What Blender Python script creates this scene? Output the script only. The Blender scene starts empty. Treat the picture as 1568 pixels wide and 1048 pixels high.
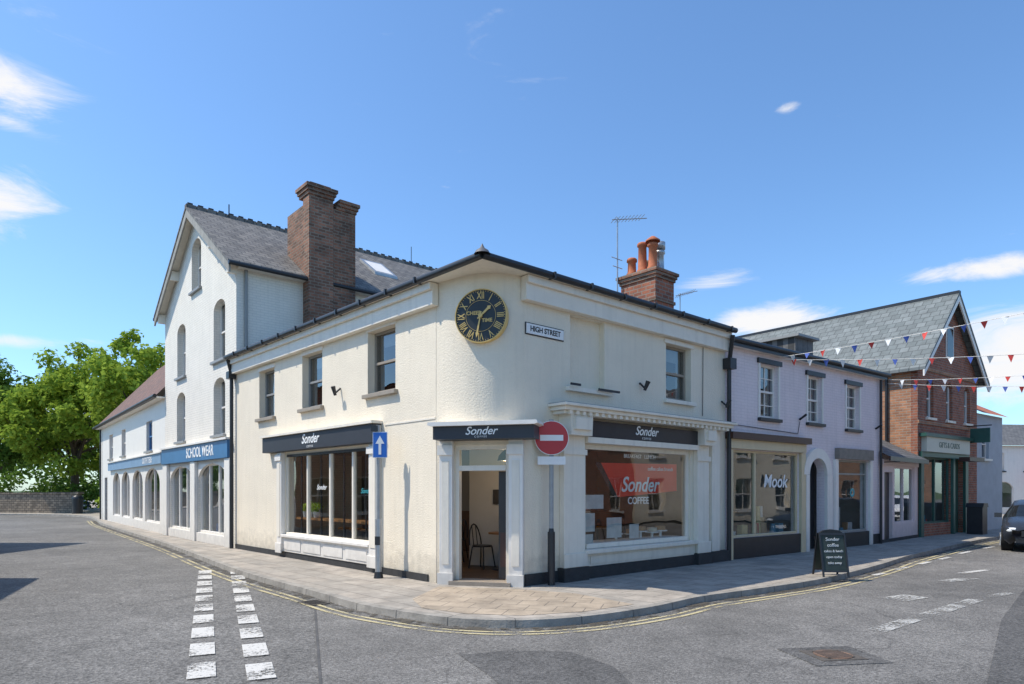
import bpy, math, random
import numpy as np
from mathutils import Matrix, Vector
random.seed(4)
scene=bpy.context.scene
COL=bpy.context.collection
# ------------------------------------------------------------------ materials
def nodes_of(m):
    m.use_nodes=True; nt=m.node_tree; nt.nodes.clear(); return nt
def N(nt,t,**kw):
    n=nt.nodes.new(t)
    for k,v in kw.items(): setattr(n,k,v)
    return n
MC={}
def mk(name,col,rough=.6,var=.08,vs=2.5,bump=0.,bs=60,metal=0.,streak=0.,dirt=0.,brick=None,col2=None,mortar=None,bsz=(.225,.075,.01),axes='xz',spec=.5,emit=0.,bd=.02):
    if name in MC: return MC[name]
    m=bpy.data.materials.new(name); nt=nodes_of(m); L=nt.links.new
    out=N(nt,'ShaderNodeOutputMaterial'); p=N(nt,'ShaderNodeBsdfPrincipled'); L(p.outputs[0],out.inputs[0])
    p.inputs['Roughness'].default_value=rough; p.inputs['Metallic'].default_value=metal
    p.inputs['Specular IOR Level'].default_value=spec
    tc=N(nt,'ShaderNodeTexCoord'); ob=tc.outputs['Object']
    c4=(*col,1)
    bumpsrc=None
    if brick:
        sx=N(nt,'ShaderNodeSeparateXYZ'); L(ob,sx.inputs[0])
        cb=N(nt,'ShaderNodeCombineXYZ')
        if axes=='xz':
            ad=N(nt,'ShaderNodeMath',operation='ADD'); L(sx.outputs[0],ad.inputs[0]); L(sx.outputs[1],ad.inputs[1]); L(ad.outputs[0],cb.inputs[0]); L(sx.outputs[2],cb.inputs[1])
        elif axes=='yx':
            mu=N(nt,'ShaderNodeMath',operation='MULTIPLY'); mu.inputs[1].default_value=1.22
            L(sx.outputs[0],mu.inputs[0]); L(sx.outputs[1],cb.inputs[0]); L(mu.outputs[0],cb.inputs[1])
        else:
            mu=N(nt,'ShaderNodeMath',operation='MULTIPLY'); mu.inputs[1].default_value=1.15
            L(sx.outputs[1],mu.inputs[0]); L(sx.outputs[0],cb.inputs[0]); L(mu.outputs[0],cb.inputs[1])
        b=N(nt,'ShaderNodeTexBrick'); b.inputs['Scale'].default_value=1
        b.inputs['Brick Width'].default_value=bsz[0]; b.inputs['Row Height'].default_value=bsz[1]; b.inputs['Mortar Size'].default_value=bsz[2]
        b.inputs['Mortar Smooth'].default_value=.2; b.inputs['Bias'].default_value=-.1
        b.inputs['Color1'].default_value=c4; b.inputs['Color2'].default_value=(*(col2 or col),1); b.inputs['Mortar'].default_value=(*(mortar or col),1)
        L(cb.outputs[0],b.inputs['Vector']); base=b.outputs['Color']; bumpsrc=b.outputs['Fac']
    else:
        rgb=N(nt,'ShaderNodeRGB'); rgb.outputs[0].default_value=c4; base=rgb.outputs[0]
    if var>0:
        n1=N(nt,'ShaderNodeTexNoise'); n1.inputs['Scale'].default_value=vs; n1.inputs['Detail'].default_value=5; n1.inputs['Roughness'].default_value=.65; L(ob,n1.inputs['Vector'])
        mr=N(nt,'ShaderNodeMapRange'); mr.inputs[1].default_value=.3; mr.inputs[2].default_value=.7; mr.inputs[3].default_value=1-var; mr.inputs[4].default_value=1+var*.7
        L(n1.outputs[0],mr.inputs[0])
        mx=N(nt,'ShaderNodeVectorMath',operation='SCALE'); L(base,mx.inputs[0]); L(mr.outputs[0],mx.inputs['Scale']); base=mx.outputs[0]
    if streak>0:
        mp=N(nt,'ShaderNodeMapping'); mp.inputs['Scale'].default_value=(9,9,.5); L(ob,mp.inputs[0])
        n2=N(nt,'ShaderNodeTexNoise'); n2.inputs['Scale'].default_value=1; n2.inputs['Detail'].default_value=3; L(mp.outputs[0],n2.inputs['Vector'])
        mr=N(nt,'ShaderNodeMapRange'); mr.inputs[1].default_value=.5; mr.inputs[2].default_value=.8; mr.inputs[3].default_value=1; mr.inputs[4].default_value=1-streak
        L(n2.outputs[0],mr.inputs[0])
        mx=N(nt,'ShaderNodeVectorMath',operation='SCALE'); L(base,mx.inputs[0]); L(mr.outputs[0],mx.inputs['Scale']); base=mx.outputs[0]
    if dirt>0:
        sx2=N(nt,'ShaderNodeSeparateXYZ'); L(ob,sx2.inputs[0])
        n3=N(nt,'ShaderNodeTexNoise'); n3.inputs['Scale'].default_value=6; n3.inputs['Detail'].default_value=4; L(ob,n3.inputs['Vector'])
        ad=N(nt,'ShaderNodeMath',operation='MULTIPLY_ADD'); ad.inputs[1].default_value=-.9; L(n3.outputs[0],ad.inputs[0]); L(sx2.outputs[2],ad.inputs[2])
        mr=N(nt,'ShaderNodeMapRange'); mr.inputs[1].default_value=-.5; mr.inputs[2].default_value=.15; mr.inputs[3].default_value=1-dirt; mr.inputs[4].default_value=1
        L(ad.outputs[0],mr.inputs[0])
        mx=N(nt,'ShaderNodeVectorMath',operation='SCALE'); L(base,mx.inputs[0]); L(mr.outputs[0],mx.inputs['Scale']); base=mx.outputs[0]
    L(base,p.inputs['Base Color'])
    if emit>0:
        L(base,p.inputs['Emission Color']); p.inputs['Emission Strength'].default_value=emit
    nrm=None
    if bump>0:
        nb=N(nt,'ShaderNodeTexNoise'); nb.inputs['Scale'].default_value=bs; nb.inputs['Detail'].default_value=4; L(ob,nb.inputs['Vector'])
        bp=N(nt,'ShaderNodeBump'); bp.inputs['Strength'].default_value=bump; bp.inputs['Distance'].default_value=bd; L(nb.outputs[0],bp.inputs['Height']); nrm=bp.outputs[0]
    if bumpsrc is not None:
        bp=N(nt,'ShaderNodeBump',invert=True); bp.inputs['Strength'].default_value=.5; bp.inputs['Distance'].default_value=.008; L(bumpsrc,bp.inputs['Height'])
        if nrm: L(nrm,bp.inputs['Normal'])
        nrm=bp.outputs[0]
    if nrm: L(nrm,p.inputs['Normal'])
    MC[name]=m; return m

def glass(name,tint=(.75,.8,.8),k=1.5,base=.05,wav=.02):
    m=bpy.data.materials.new(name); nt=nodes_of(m); L=nt.links.new
    out=N(nt,'ShaderNodeOutputMaterial'); mix=N(nt,'ShaderNodeMixShader'); tr=N(nt,'ShaderNodeBsdfTransparent'); gl=N(nt,'ShaderNodeBsdfGlossy')
    tr.inputs[0].default_value=(*tint,1); gl.inputs['Roughness'].default_value=.01; gl.inputs[0].default_value=(1,1,1,1)
    lw=N(nt,'ShaderNodeLayerWeight'); lw.inputs[0].default_value=.5
    pw=N(nt,'ShaderNodeMath',operation='POWER'); pw.inputs[1].default_value=4; L(lw.outputs['Facing'],pw.inputs[0])
    ad=N(nt,'ShaderNodeMath',operation='MULTIPLY_ADD'); ad.inputs[1].default_value=k; ad.inputs[2].default_value=base; ad.use_clamp=True
    L(pw.outputs[0],ad.inputs[0]); L(ad.outputs[0],mix.inputs[0]); L(tr.outputs[0],mix.inputs[1]); L(gl.outputs[0],mix.inputs[2]); L(mix.outputs[0],out.inputs[0])
    tc=N(nt,'ShaderNodeTexCoord'); nb=N(nt,'ShaderNodeTexNoise'); nb.inputs['Scale'].default_value=1.3; nb.inputs['Detail'].default_value=1; L(tc.outputs['Object'],nb.inputs['Vector'])
    bp=N(nt,'ShaderNodeBump'); bp.inputs['Strength'].default_value=.4; bp.inputs['Distance'].default_value=wav; L(nb.outputs[0],bp.inputs['Height']); L(bp.outputs[0],gl.inputs['Normal'])
    return m
GL=glass('shop_glass',(.80,.84,.83),1.1,.085,.010)
GU=glass('window_glass',(.50,.55,.57),1.1,.12,.03)

CREAM=mk('cream_render',(.83,.735,.585),.85,.06,1.1,.55,34,streak=.07,dirt=.38,bd=.018)
CREAMT=mk('cream_trim',(.84,.765,.645),.55,.05,3,.15,20,streak=.12,dirt=.2)
WHITEP=mk('white_paint',(.84,.79,.72),.45,.04,4,.1,20,streak=.09,dirt=.25)
WBRICK=mk('white_painted_brick',(.84,.785,.69),.8,.06,1.5,.3,40,streak=.09,dirt=.15,brick=True,col2=(.82,.765,.67),mortar=(.73,.69,.61))
LILAC=mk('lilac_render',(.83,.72,.72),.8,.06,1.5,.35,40,streak=.10,dirt=.3,brick=True,col2=(.815,.705,.705),mortar=(.76,.66,.66))
PINK=mk('pale_pink_paint',(.80,.64,.61),.6,.05,2,streak=.08,dirt=.2)
BLACK=mk('black_paint',(.022,.023,.026),.4,.2,5,bump=.05)
PLINTH=mk('black_plinth',(.035,.035,.036),.7,.3,6,bump=.3)
SLATEBLUE=mk('charcoal_fascia',(.036,.038,.045),.5,.1,3)
GREYF=mk('grey_frame',(.28,.28,.27),.5,.05,4)
BLUEF=mk('blue_fascia',(.04,.16,.34),.45,.12,3)
PALEBLUE=mk('pale_blue_fascia',(.20,.32,.46),.5,.12,3)
SLATE=mk('slate_roof',(.15,.14,.13),.7,.4,3,.3,30,brick=True,col2=(.23,.21,.185),mortar=(.05,.05,.05),bsz=(.3,.22,.014),axes='yx')
SLATEX=mk('slate_roof_x',(.12,.118,.115),.7,.3,5,.2,30,brick=True,col2=(.17,.165,.16),mortar=(.04,.04,.04),bsz=(.28,.2,.012),axes='xy')
SLATEB=mk('blue_slate_roof',(.12,.14,.14),.65,.25,3,.2,30,brick=True,col2=(.18,.20,.20),mortar=(.06,.07,.07),bsz=(.32,.25,.014),axes='yx')
TILE=mk('clay_tile_roof',(.22,.11,.08),.8,.35,4,.3,30,brick=True,col2=(.13,.08,.065),mortar=(.05,.035,.03),bsz=(.2,.15,.012),axes='xy')
OLDBRICK=mk('old_brick',(.32,.145,.09),.9,.45,1.3,.5,40,brick=True,col2=(.12,.07,.05),mortar=(.25,.20,.15),bsz=(.24,.09,.014))
REDBRICK=mk('red_brick',(.38,.13,.07),.9,.3,3,.3,50,brick=True,col2=(.22,.08,.05),mortar=(.27,.21,.17),bsz=(.24,.09,.013))
ORBRICK=mk('orange_brick',(.48,.22,.11),.9,.3,2,.3,50,brick=True,col2=(.30,.14,.08),mortar=(.34,.28,.22),bsz=(.24,.09,.013))
TERRA=mk('terracotta',(.46,.14,.06),.8,.25,8)
STEEL=mk('galvanised_steel',(.42,.44,.46),.4,.15,8,metal=.6)
POLE=mk('grey_pole',(.33,.34,.34),.45,.12,10)
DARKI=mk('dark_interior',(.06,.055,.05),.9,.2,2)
ROOMW=mk('interior_wall',(.58,.55,.50),.9,.05,2)
CAFEW=mk('cafe_back_wall',(.20,.19,.175),.9,.1,2)
SHOPR=mk('shop_room',(.26,.24,.22),.9,.15,1.5)
WOOD=mk('warm_wood',(.34,.16,.06),.5,.3,7)
DWOOD=mk('dark_wood',(.11,.055,.03),.5,.3,6)
WOODF=mk('wood_floor',(.17,.10,.06),.5,.3,3,brick=True,col2=(.12,.07,.045),mortar=(.05,.03,.02),bsz=(1.2,.14,.006),axes='xy')
CURT=mk('net_curtain',(.62,.60,.55),.9,.1,14)
RED=mk('red_banner',(.85,.045,.02),.6,.08,3)
SIGNRED=mk('sign_red',(.50,.03,.035),.35,.05,3)
SIGNBLUE=mk('sign_blue',(.015,.13,.50),.35,.05,3)
SIGNWHITE=mk('sign_white',(.85,.84,.82),.4,.05,3,streak=.1)
GOLD=mk('gold_paint',(.72,.50,.17),.45,.1,8)
TEXTW=mk('sign_letter_white',(.88,.88,.86),.5,0)
TEXTK=mk('sign_letter_black',(.02,.02,.02),.5,0)
YELP=mk('yellow_shop_paint',(.68,.55,.35),.5,.06,4,streak=.1)
GREENF=mk('green_shop_paint',(.03,.10,.08),.4,.1,4)
STONE=mk('rubble_stone',(.36,.28,.20),.95,.4,3,.8,9,brick=True,col2=(.20,.16,.12),mortar=(.12,.10,.08),bsz=(.34,.16,.02))
IRON=mk('cast_iron',(.10,.085,.07),.7,.35,12,.5,60)
BARK=mk('bark',(.12,.09,.06),.95,.3,6,.6,20)
DARKD=mk('dark_door',(.035,.03,.03),.4,.1,5)
MAROON=mk('maroon_paint',(.06,.025,.02),.4,.1,4)
TEAL=mk('logo_teal',(.05,.35,.4),.5,0)
PAPER=mk('poster_paper',(.6,.6,.58),.6,.15,6)
# ------------------------------------------------------------------ frames
class Root:
    def __init__(s,name,loc=(0,0,0)):
        s.e=bpy.data.objects.new(name,None); s.e.location=loc; s.e.empty_display_size=.3; COL.objects.link(s.e)
        s.inv=Matrix.Translation(Vector(loc)).inverted()
class Fr:
    def __init__(s,root,o,d=(1,0),z=0):
        s.root=root; l=math.hypot(*d); d=(d[0]/l,d[1]/l)
        s.o=o; s.d=d
        s.M=Matrix(((d[0],-d[1],0,o[0]),(d[1],d[0],0,o[1]),(0,0,1,z),(0,0,0,1))); s.p={}
    def add(s,name,mat,vs,fs,smooth=False):
        k=(name,mat.name,smooth)
        V,Fc=s.p.setdefault(k,([],[])); b=len(V); V.extend(vs); Fc.extend([tuple(i+b for i in f) for f in fs])
    def box(s,name,mat,x0,x1,y0,y1,z0,z1):
        v=[(x,y,z) for z in (z0,z1) for y in (y0,y1) for x in (x0,x1)]
        s.add(name,mat,v,[(0,1,3,2),(4,6,7,5),(0,4,5,1),(2,3,7,6),(0,2,6,4),(1,5,7,3)])
    def poly(s,name,mat,pts): s.add(name,mat,pts,[tuple(range(len(pts)))])
    def pane(s,name,mat,x0,x1,y,z0,z1): s.poly(name,mat,[(x0,y,z0),(x1,y,z0),(x1,y,z1),(x0,y,z1)])
    def prism(s,name,mat,pts2,y0,y1):
        n=len(pts2); v=[(x,y0,z) for x,z in pts2]+[(x,y1,z) for x,z in pts2]
        s.add(name,mat,v,[tuple(range(n)),tuple(range(2*n-1,n-1,-1))]+[(i,(i+1)%n,(i+1)%n+n,i+n) for i in range(n)])
    def cyl(s,name,mat,a,b,r0,r1=None,n=12,cap=True):
        r1=r0 if r1 is None else r1; a=Vector(a);b=Vector(b); ax=(b-a).normalized(); t=Vector((0,0,1)) if abs(ax.z)<.9 else Vector((1,0,0))
        u=ax.cross(t).normalized(); w=ax.cross(u); v=[]
        for c,r in ((a,r0),(b,r1)):
            for i in range(n):
                th=2*math.pi*i/n; v.append(tuple(c+u*(r*math.cos(th))+w*(r*math.sin(th))))
        s.add(name,mat,v,[(i,(i+1)%n,(i+1)%n+n,i+n) for i in range(n)],True)
        if cap: s.add(name+'_cap',mat,v,[tuple(range(n)),tuple(range(2*n-1,n-1,-1))])
    def tube(s,name,mat,pts,r,n=6):
        for a,b in zip(pts,pts[1:]): s.cyl(name,mat,a,b,r,n=n,cap=False)
    def lathe(s,name,mat,c,prof,n=20):
        v=[];f=[]
        for r,z in prof:
            for i in range(n): th=2*math.pi*i/n; v.append((c[0]+r*math.cos(th),c[1]+r*math.sin(th),c[2]+z))
        for j in range(len(prof)-1):
            for i in range(n): f.append((j*n+i,j*n+(i+1)%n,(j+1)*n+(i+1)%n,(j+1)*n+i))
        s.add(name,mat,v,f,True)
    def wall(s,name,mat,x0,x1,z0,z1,ops=(),t=.22,y=0):
        xs=sorted({x0,x1,*[o[0] for o in ops],*[o[1] for o in ops]}); zs=sorted({z0,z1,*[o[2] for o in ops],*[o[3] for o in ops]})
        nx=len(xs)-1;nz=len(zs)-1
        def solid(i,j):
            if i<0 or j<0 or i>=nx or j>=nz: return False
            cx=(xs[i]+xs[i+1])/2; cz=(zs[j]+zs[j+1])/2
            return not any(o[0]<cx<o[1] and o[2]<cz<o[3] for o in ops)
        for i in range(nx):
            for j in range(nz):
                if not solid(i,j): continue
                a,b,c,d=xs[i],xs[i+1],zs[j],zs[j+1]
                s.poly(name,mat,[(a,y,c),(b,y,c),(b,y,d),(a,y,d)]); s.poly(name,mat,[(a,y+t,c),(b,y+t,c),(b,y+t,d),(a,y+t,d)])
                if not solid(i-1,j): s.poly(name,mat,[(a,y,c),(a,y+t,c),(a,y+t,d),(a,y,d)])
                if not solid(i+1,j): s.poly(name,mat,[(b,y,c),(b,y+t,c),(b,y+t,d),(b,y,d)])
                if not solid(i,j-1): s.poly(name,mat,[(a,y,c),(b,y,c),(b,y+t,c),(a,y+t,c)])
                if not solid(i,j+1): s.poly(name,mat,[(a,y,d),(b,y,d),(b,y+t,d),(a,y+t,d)])
    def arch(s,name,mat,x0,x1,zs,zt,t=.14,y=0,n=14):
        c=(x0+x1)/2; a=(x1-x0)/2; h=zt-zs
        P=[(c-a*math.cos(math.pi*i/n), zs+h*.995*math.sin(math.pi*i/n)) for i in range(n+1)]
        for i in range(n):
            (xa,za),(xb,zb)=P[i],P[i+1]
            s.poly(name,mat,[(xa,y,za),(xb,y,zb),(xb,y,zt),(xa,y,zt)]); s.poly(name,mat,[(xa,y,za),(xb,y,zb),(xb,y+t,zb),(xa,y+t,za)])
    def room(s,name,mat,x0,x1,y0,y1,z0,z1):
        s.poly(name,mat,[(x0,y1,z0),(x1,y1,z0),(x1,y1,z1),(x0,y1,z1)])
        s.poly(name,mat,[(x0,y0,z0),(x0,y1,z0),(x0,y1,z1),(x0,y0,z1)]); s.poly(name,mat,[(x1,y0,z0),(x1,y1,z0),(x1,y1,z1),(x1,y0,z1)])
        s.poly(name,mat,[(x0,y0,z0),(x1,y0,z0),(x1,y1,z0),(x0,y1,z0)]); s.poly(name,mat,[(x0,y0,z1),(x1,y0,z1),(x1,y1,z1),(x0,y1,z1)])
    def text(s,name,body,x,y,z,size,mat,rot=0,shear=0,ext=.003,sx=1,align='CENTER',off=0.):
        c=bpy.data.curves.new(name,'FONT'); c.body=body; c.size=size; c.align_x=align; c.align_y='CENTER'; c.extrude=ext; c.shear=shear; c.offset=off
        c.materials.append(mat); o=bpy.data.objects.new(name,c); COL.objects.link(o); o.parent=s.root.e; o.matrix_parent_inverse=s.root.inv
        o.matrix_basis=s.M@Matrix.Translation((x,y,z))@Matrix.Rotation(rot,4,'Y')@Matrix.Rotation(math.pi/2,4,'X')@Matrix.Diagonal((sx,1,1,1)); return o
    def sash(s,x0,x1,z0,z1,fm,y=.11,nv=0,nh=0,sill=True,sm=None,curt=True,frw=.055):
        zc=(z0+z1)/2
        s.box('window_frames',fm,x0,x0+frw,y,y+.07,z0,z1); s.box('window_frames',fm,x1-frw,x1,y,y+.07,z0,z1)
        s.box('window_frames',fm,x0+frw,x1-frw,y,y+.07,z1-frw,z1); s.box('window_frames',fm,x0+frw,x1-frw,y,y+.07,z0,z0+frw*1.4)
        s.box('window_frames',fm,x0+frw,x1-frw,y-.01,y+.05,zc-.025,zc+.025)
        for k in range(nv):
            xx=x0+(x1-x0)*(k+1)/(nv+1); s.box('window_frames',fm,xx-.012,xx+.012,y+.01,y+.045,z0+frw,z1-frw)
        for k in range(nh):
            for (a,b) in ((z0,zc),(zc,z1)):
                zz=a+(b-a)*(k+1)/(nh+1); s.box('window_frames',fm,x0+frw,x1-frw,y+.012,y+.043,zz-.011,zz+.011)
        s.pane('window_glass',GU,x0+frw*.5,x1-frw*.5,y+.03,zc,z1-frw*.5); s.pane('window_glass',GU,x0+frw*.5,x1-frw*.5,y+.036,z0+frw*.5,zc)
        s.room('window_interiors',DARKI,x0,x1,y+.071,y+1.1,z0,z1)
        if curt:
            w=(x1-x0)*random.uniform(.10,.2)
            s.box('window_curtains',CURT,x0+.02,x0+w,y+.14,y+.16,z0+.02,z1-.02); s.box('window_curtains',CURT,x1-w,x1-.02,y+.14,y+.16,z0+.02,z1-.02)
            if random.random()<.4: s.box('window_curtains',CURT,x0+w,x1-w,y+.13,y+.135,z1-(z1-z0)*random.uniform(.15,.35),z1-.03)
        if sill: s.box('window_sills',sm or fm,x0-.09,x1+.09,-.09,y,z0-.08,z0)
    def shopwin(s,x0,x1,z0,z1,fm,muls=(),trans=(),y=.06,depth=2.2,goods=0,roommat=None,fw=.06,pal=None,room=True):
        s.box('shop_window_frame',fm,x0,x0+fw,y,y+.08,z0,z1); s.box('shop_window_frame',fm,x1-fw,x1,y,y+.08,z0,z1)
        s.box('shop_window_frame',fm,x0+fw,x1-fw,y,y+.08,z1-fw,z1); s.box('shop_window_frame',fm,x0+fw,x1-fw,y-.03,y+.08,z0,z0+fw)
        for m_ in muls: s.box('shop_window_frame',fm,m_-.035,m_+.035,y-.008,y+.07,z0+fw,z1-fw)
        for t_ in trans: s.box('shop_window_frame',fm,x0+fw,x1-fw,y+.005,y+.06,t_-.025,t_+.025)
        s.pane('shop_glass',GL,x0+fw*.5,x1-fw*.5,y+.038,z0+fw*.5,z1-fw*.5)
        zb=max(.02,z0-.1)
        if room: s.room('shop_interior',roommat or SHOPR,x0-.3,x1+.3,y+.16,y+depth,zb,z1+.15)
        pal=pal or [(.6,.55,.45),(.5,.1,.08),(.08,.15,.35),(.55,.45,.15),(.7,.7,.68),(.12,.3,.15)]
        if goods:
            for k in range(2): s.box('display_shelves',WOOD,x0+.1,x1-.1,y+depth-.45,y+depth-.1,zb+.6+k*.6,zb+.63+k*.6)
        for k in range(goods*2):
            c=random.choice(pal); gm=mk('display_goods_%d_%d'%(int(c[0]*100),int(c[1]*100)),c,.6,.15,9); zq=zb+.005
            gx=random.uniform(x0+.2,x1-.2)
            if k%2: gy=y+random.uniform(.3,.9); h=random.choice([.2,.35,.5,.8]); w=random.uniform(.05,.16)
            else: gy=y+depth-.28; zq=zb+.635+random.choice((0,.6)); h=random.uniform(.12,.4); w=random.uniform(.05,.12)
            if random.random()<.5: s.box('display_goods',gm,gx-w,gx+w,gy-.07,gy+.07,zq,zq+h)
            else: s.cyl('display_goods',gm,(gx,gy,zq),(gx,gy,zq+h),w*.8,w*.5,10)
    def flush(s,bevel=()):
        for (name,mn,sm),(V,Fc) in s.p.items():
            me=bpy.data.meshes.new(name); me.from_pydata([tuple(v) for v in V],[],Fc); me.materials.append(bpy.data.materials[mn])
            if sm: me.polygons.foreach_set('use_smooth',[True]*len(Fc))
            o=bpy.data.objects.new(name,me); COL.objects.link(o); o.parent=s.root.e; o.matrix_parent_inverse=s.root.inv; o.matrix_basis=s.M
            if name in bevel:
                b=o.modifiers.new('b','BEVEL'); b.width=.008; b.segments=2; b.limit_method='ANGLE'
        s.p={}
# ------------------------------------------------------------------ camera / light / sky
cam=bpy.data.cameras.new('camera'); co=bpy.data.objects.new('camera',cam); COL.objects.link(co)
co.location=(0,0,1.65); co.rotation_euler=(math.pi/2,0,0); cam.sensor_width=36; cam.lens=36*1018/1568; cam.shift_y=(750-524)/1568; cam.clip_end=2000; scene.camera=co
EL=math.radians(57); sv=Vector((-math.cos(EL)*.998,-math.cos(EL)*.06,math.sin(EL)))
sl=bpy.data.lights.new('sun','SUN'); sl.energy=5; sl.angle=math.radians(.5); sl.color=(1,.93,.81); so=bpy.data.objects.new('sun',sl); COL.objects.link(so); so.rotation_euler=sv.to_track_quat('Z','Y').to_euler(); so.location=(-10,0,30)
w=bpy.data.worlds.new("World"); scene.world=w; w.use_nodes=True; nt=w.node_tree; nt.nodes.clear(); L=nt.links.new
wo=N(nt,'ShaderNodeOutputWorld'); bg=N(nt,'ShaderNodeBackground'); bg.inputs[1].default_value=.15; L(bg.outputs[0],wo.inputs[0])
sky=N(nt,'ShaderNodeTexSky',sky_type='NISHITA'); sky.sun_disc=False; sky.sun_elevation=EL; sky.sun_rotation=math.radians(267); sky.air_density=1.0; sky.dust_density=.6; sky.ozone_density=1.6
mul=N(nt,'ShaderNodeVectorMath',operation='MULTIPLY'); mul.inputs[1].default_value=(.96,1.26,1.50); L(sky.outputs[0],mul.inputs[0])
tc=N(nt,'ShaderNodeTexCoord'); gen=tc.outputs['Generated']
mp=N(nt,'ShaderNodeMapping'); mp.inputs['Scale'].default_value=(4,4,13); mp.inputs['Rotation'].default_value=(0,.12,0); L(gen,mp.inputs[0])
no=N(nt,'ShaderNodeTexNoise'); no.inputs['Scale'].default_value=1.6; no.inputs['Detail'].default_value=7; no.inputs['Roughness'].default_value=.68; no.inputs['Distortion'].default_value=.8; L(mp.outputs[0],no.inputs['Vector'])
acc=None
def cloud(px,py,a,b,tilt,st):
    global acc
    d=Vector((px-784,1018,750-py)); k=d.length; d.normalize(); t1=Vector((math.cos(tilt),0,math.sin(tilt))); t1=(t1-d*t1.dot(d)).normalized(); t2=d.cross(t1)
    sub=N(nt,'ShaderNodeVectorMath',operation='SUBTRACT'); L(gen,sub.inputs[0]); sub.inputs[1].default_value=d
    cb=N(nt,'ShaderNodeCombineXYZ')
    for i,(t,s_) in enumerate(((t1,a/k),(t2,b/k),(d,.5))):
        q=N(nt,'ShaderNodeVectorMath',operation='DOT_PRODUCT'); L(sub.outputs[0],q.inputs[0]); q.inputs[1].default_value=t/s_; L(q.outputs['Value'],cb.inputs[i])
    ln=N(nt,'ShaderNodeVectorMath',operation='LENGTH'); L(cb.outputs[0],ln.inputs[0])
    mr=N(nt,'ShaderNodeMapRange',interpolation_type='SMOOTHSTEP'); mr.inputs[1].default_value=1; mr.inputs[2].default_value=0; mr.inputs[3].default_value=0; mr.inputs[4].default_value=st; L(ln.outputs['Value'],mr.inputs[0])
    if acc is None: acc=mr.outputs[0]
    else:
        m_=N(nt,'ShaderNodeMath',operation='MAXIMUM'); L(acc,m_.inputs[0]); L(mr.outputs[0],m_.inputs[1]); acc=m_.outputs[0]
cloud(-30,310,160,90,.2,.95); cloud(-20,520,190,24,-.05,1.0); cloud(-10,130,190,90,-.3,.72); cloud(20,190,130,30,-.3,.6)
cloud(1185,490,150,46,.1,1.15); cloud(1500,412,190,32,.16,1.05); cloud(1207,165,40,16,.2,.8); cloud(1560,540,230,140,.1,1.2); cloud(1090,435,140,28,.15,.8); cloud(60,620,300,80,0,.7); cloud(830,560,500,60,.05,.4)
va=N(nt,'ShaderNodeMath',operation='MULTIPLY_ADD'); va.inputs[1].default_value=.5; L(acc,va.inputs[0]); L(no.outputs[0],va.inputs[2])
cm=N(nt,'ShaderNodeMapRange',interpolation_type='SMOOTHSTEP'); cm.inputs[1].default_value=.64; cm.inputs[2].default_value=1.05; L(va.outputs[0],cm.inputs[0])
mx=N(nt,'ShaderNodeMix',data_type='RGBA'); L(cm.outputs[0],mx.inputs['Factor']); L(mul.outputs[0],mx.inputs['A']); mx.inputs['B'].default_value=(6.4,6.4,6.5,1)
L(mx.outputs['Result'],bg.inputs[0])
w.cycles.sampling_method='MANUAL'; w.cycles.sample_map_resolution=256
vs_=scene.view_settings; vs_.view_transform='Standard'; vs_.look='None'; vs_.exposure=0

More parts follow.
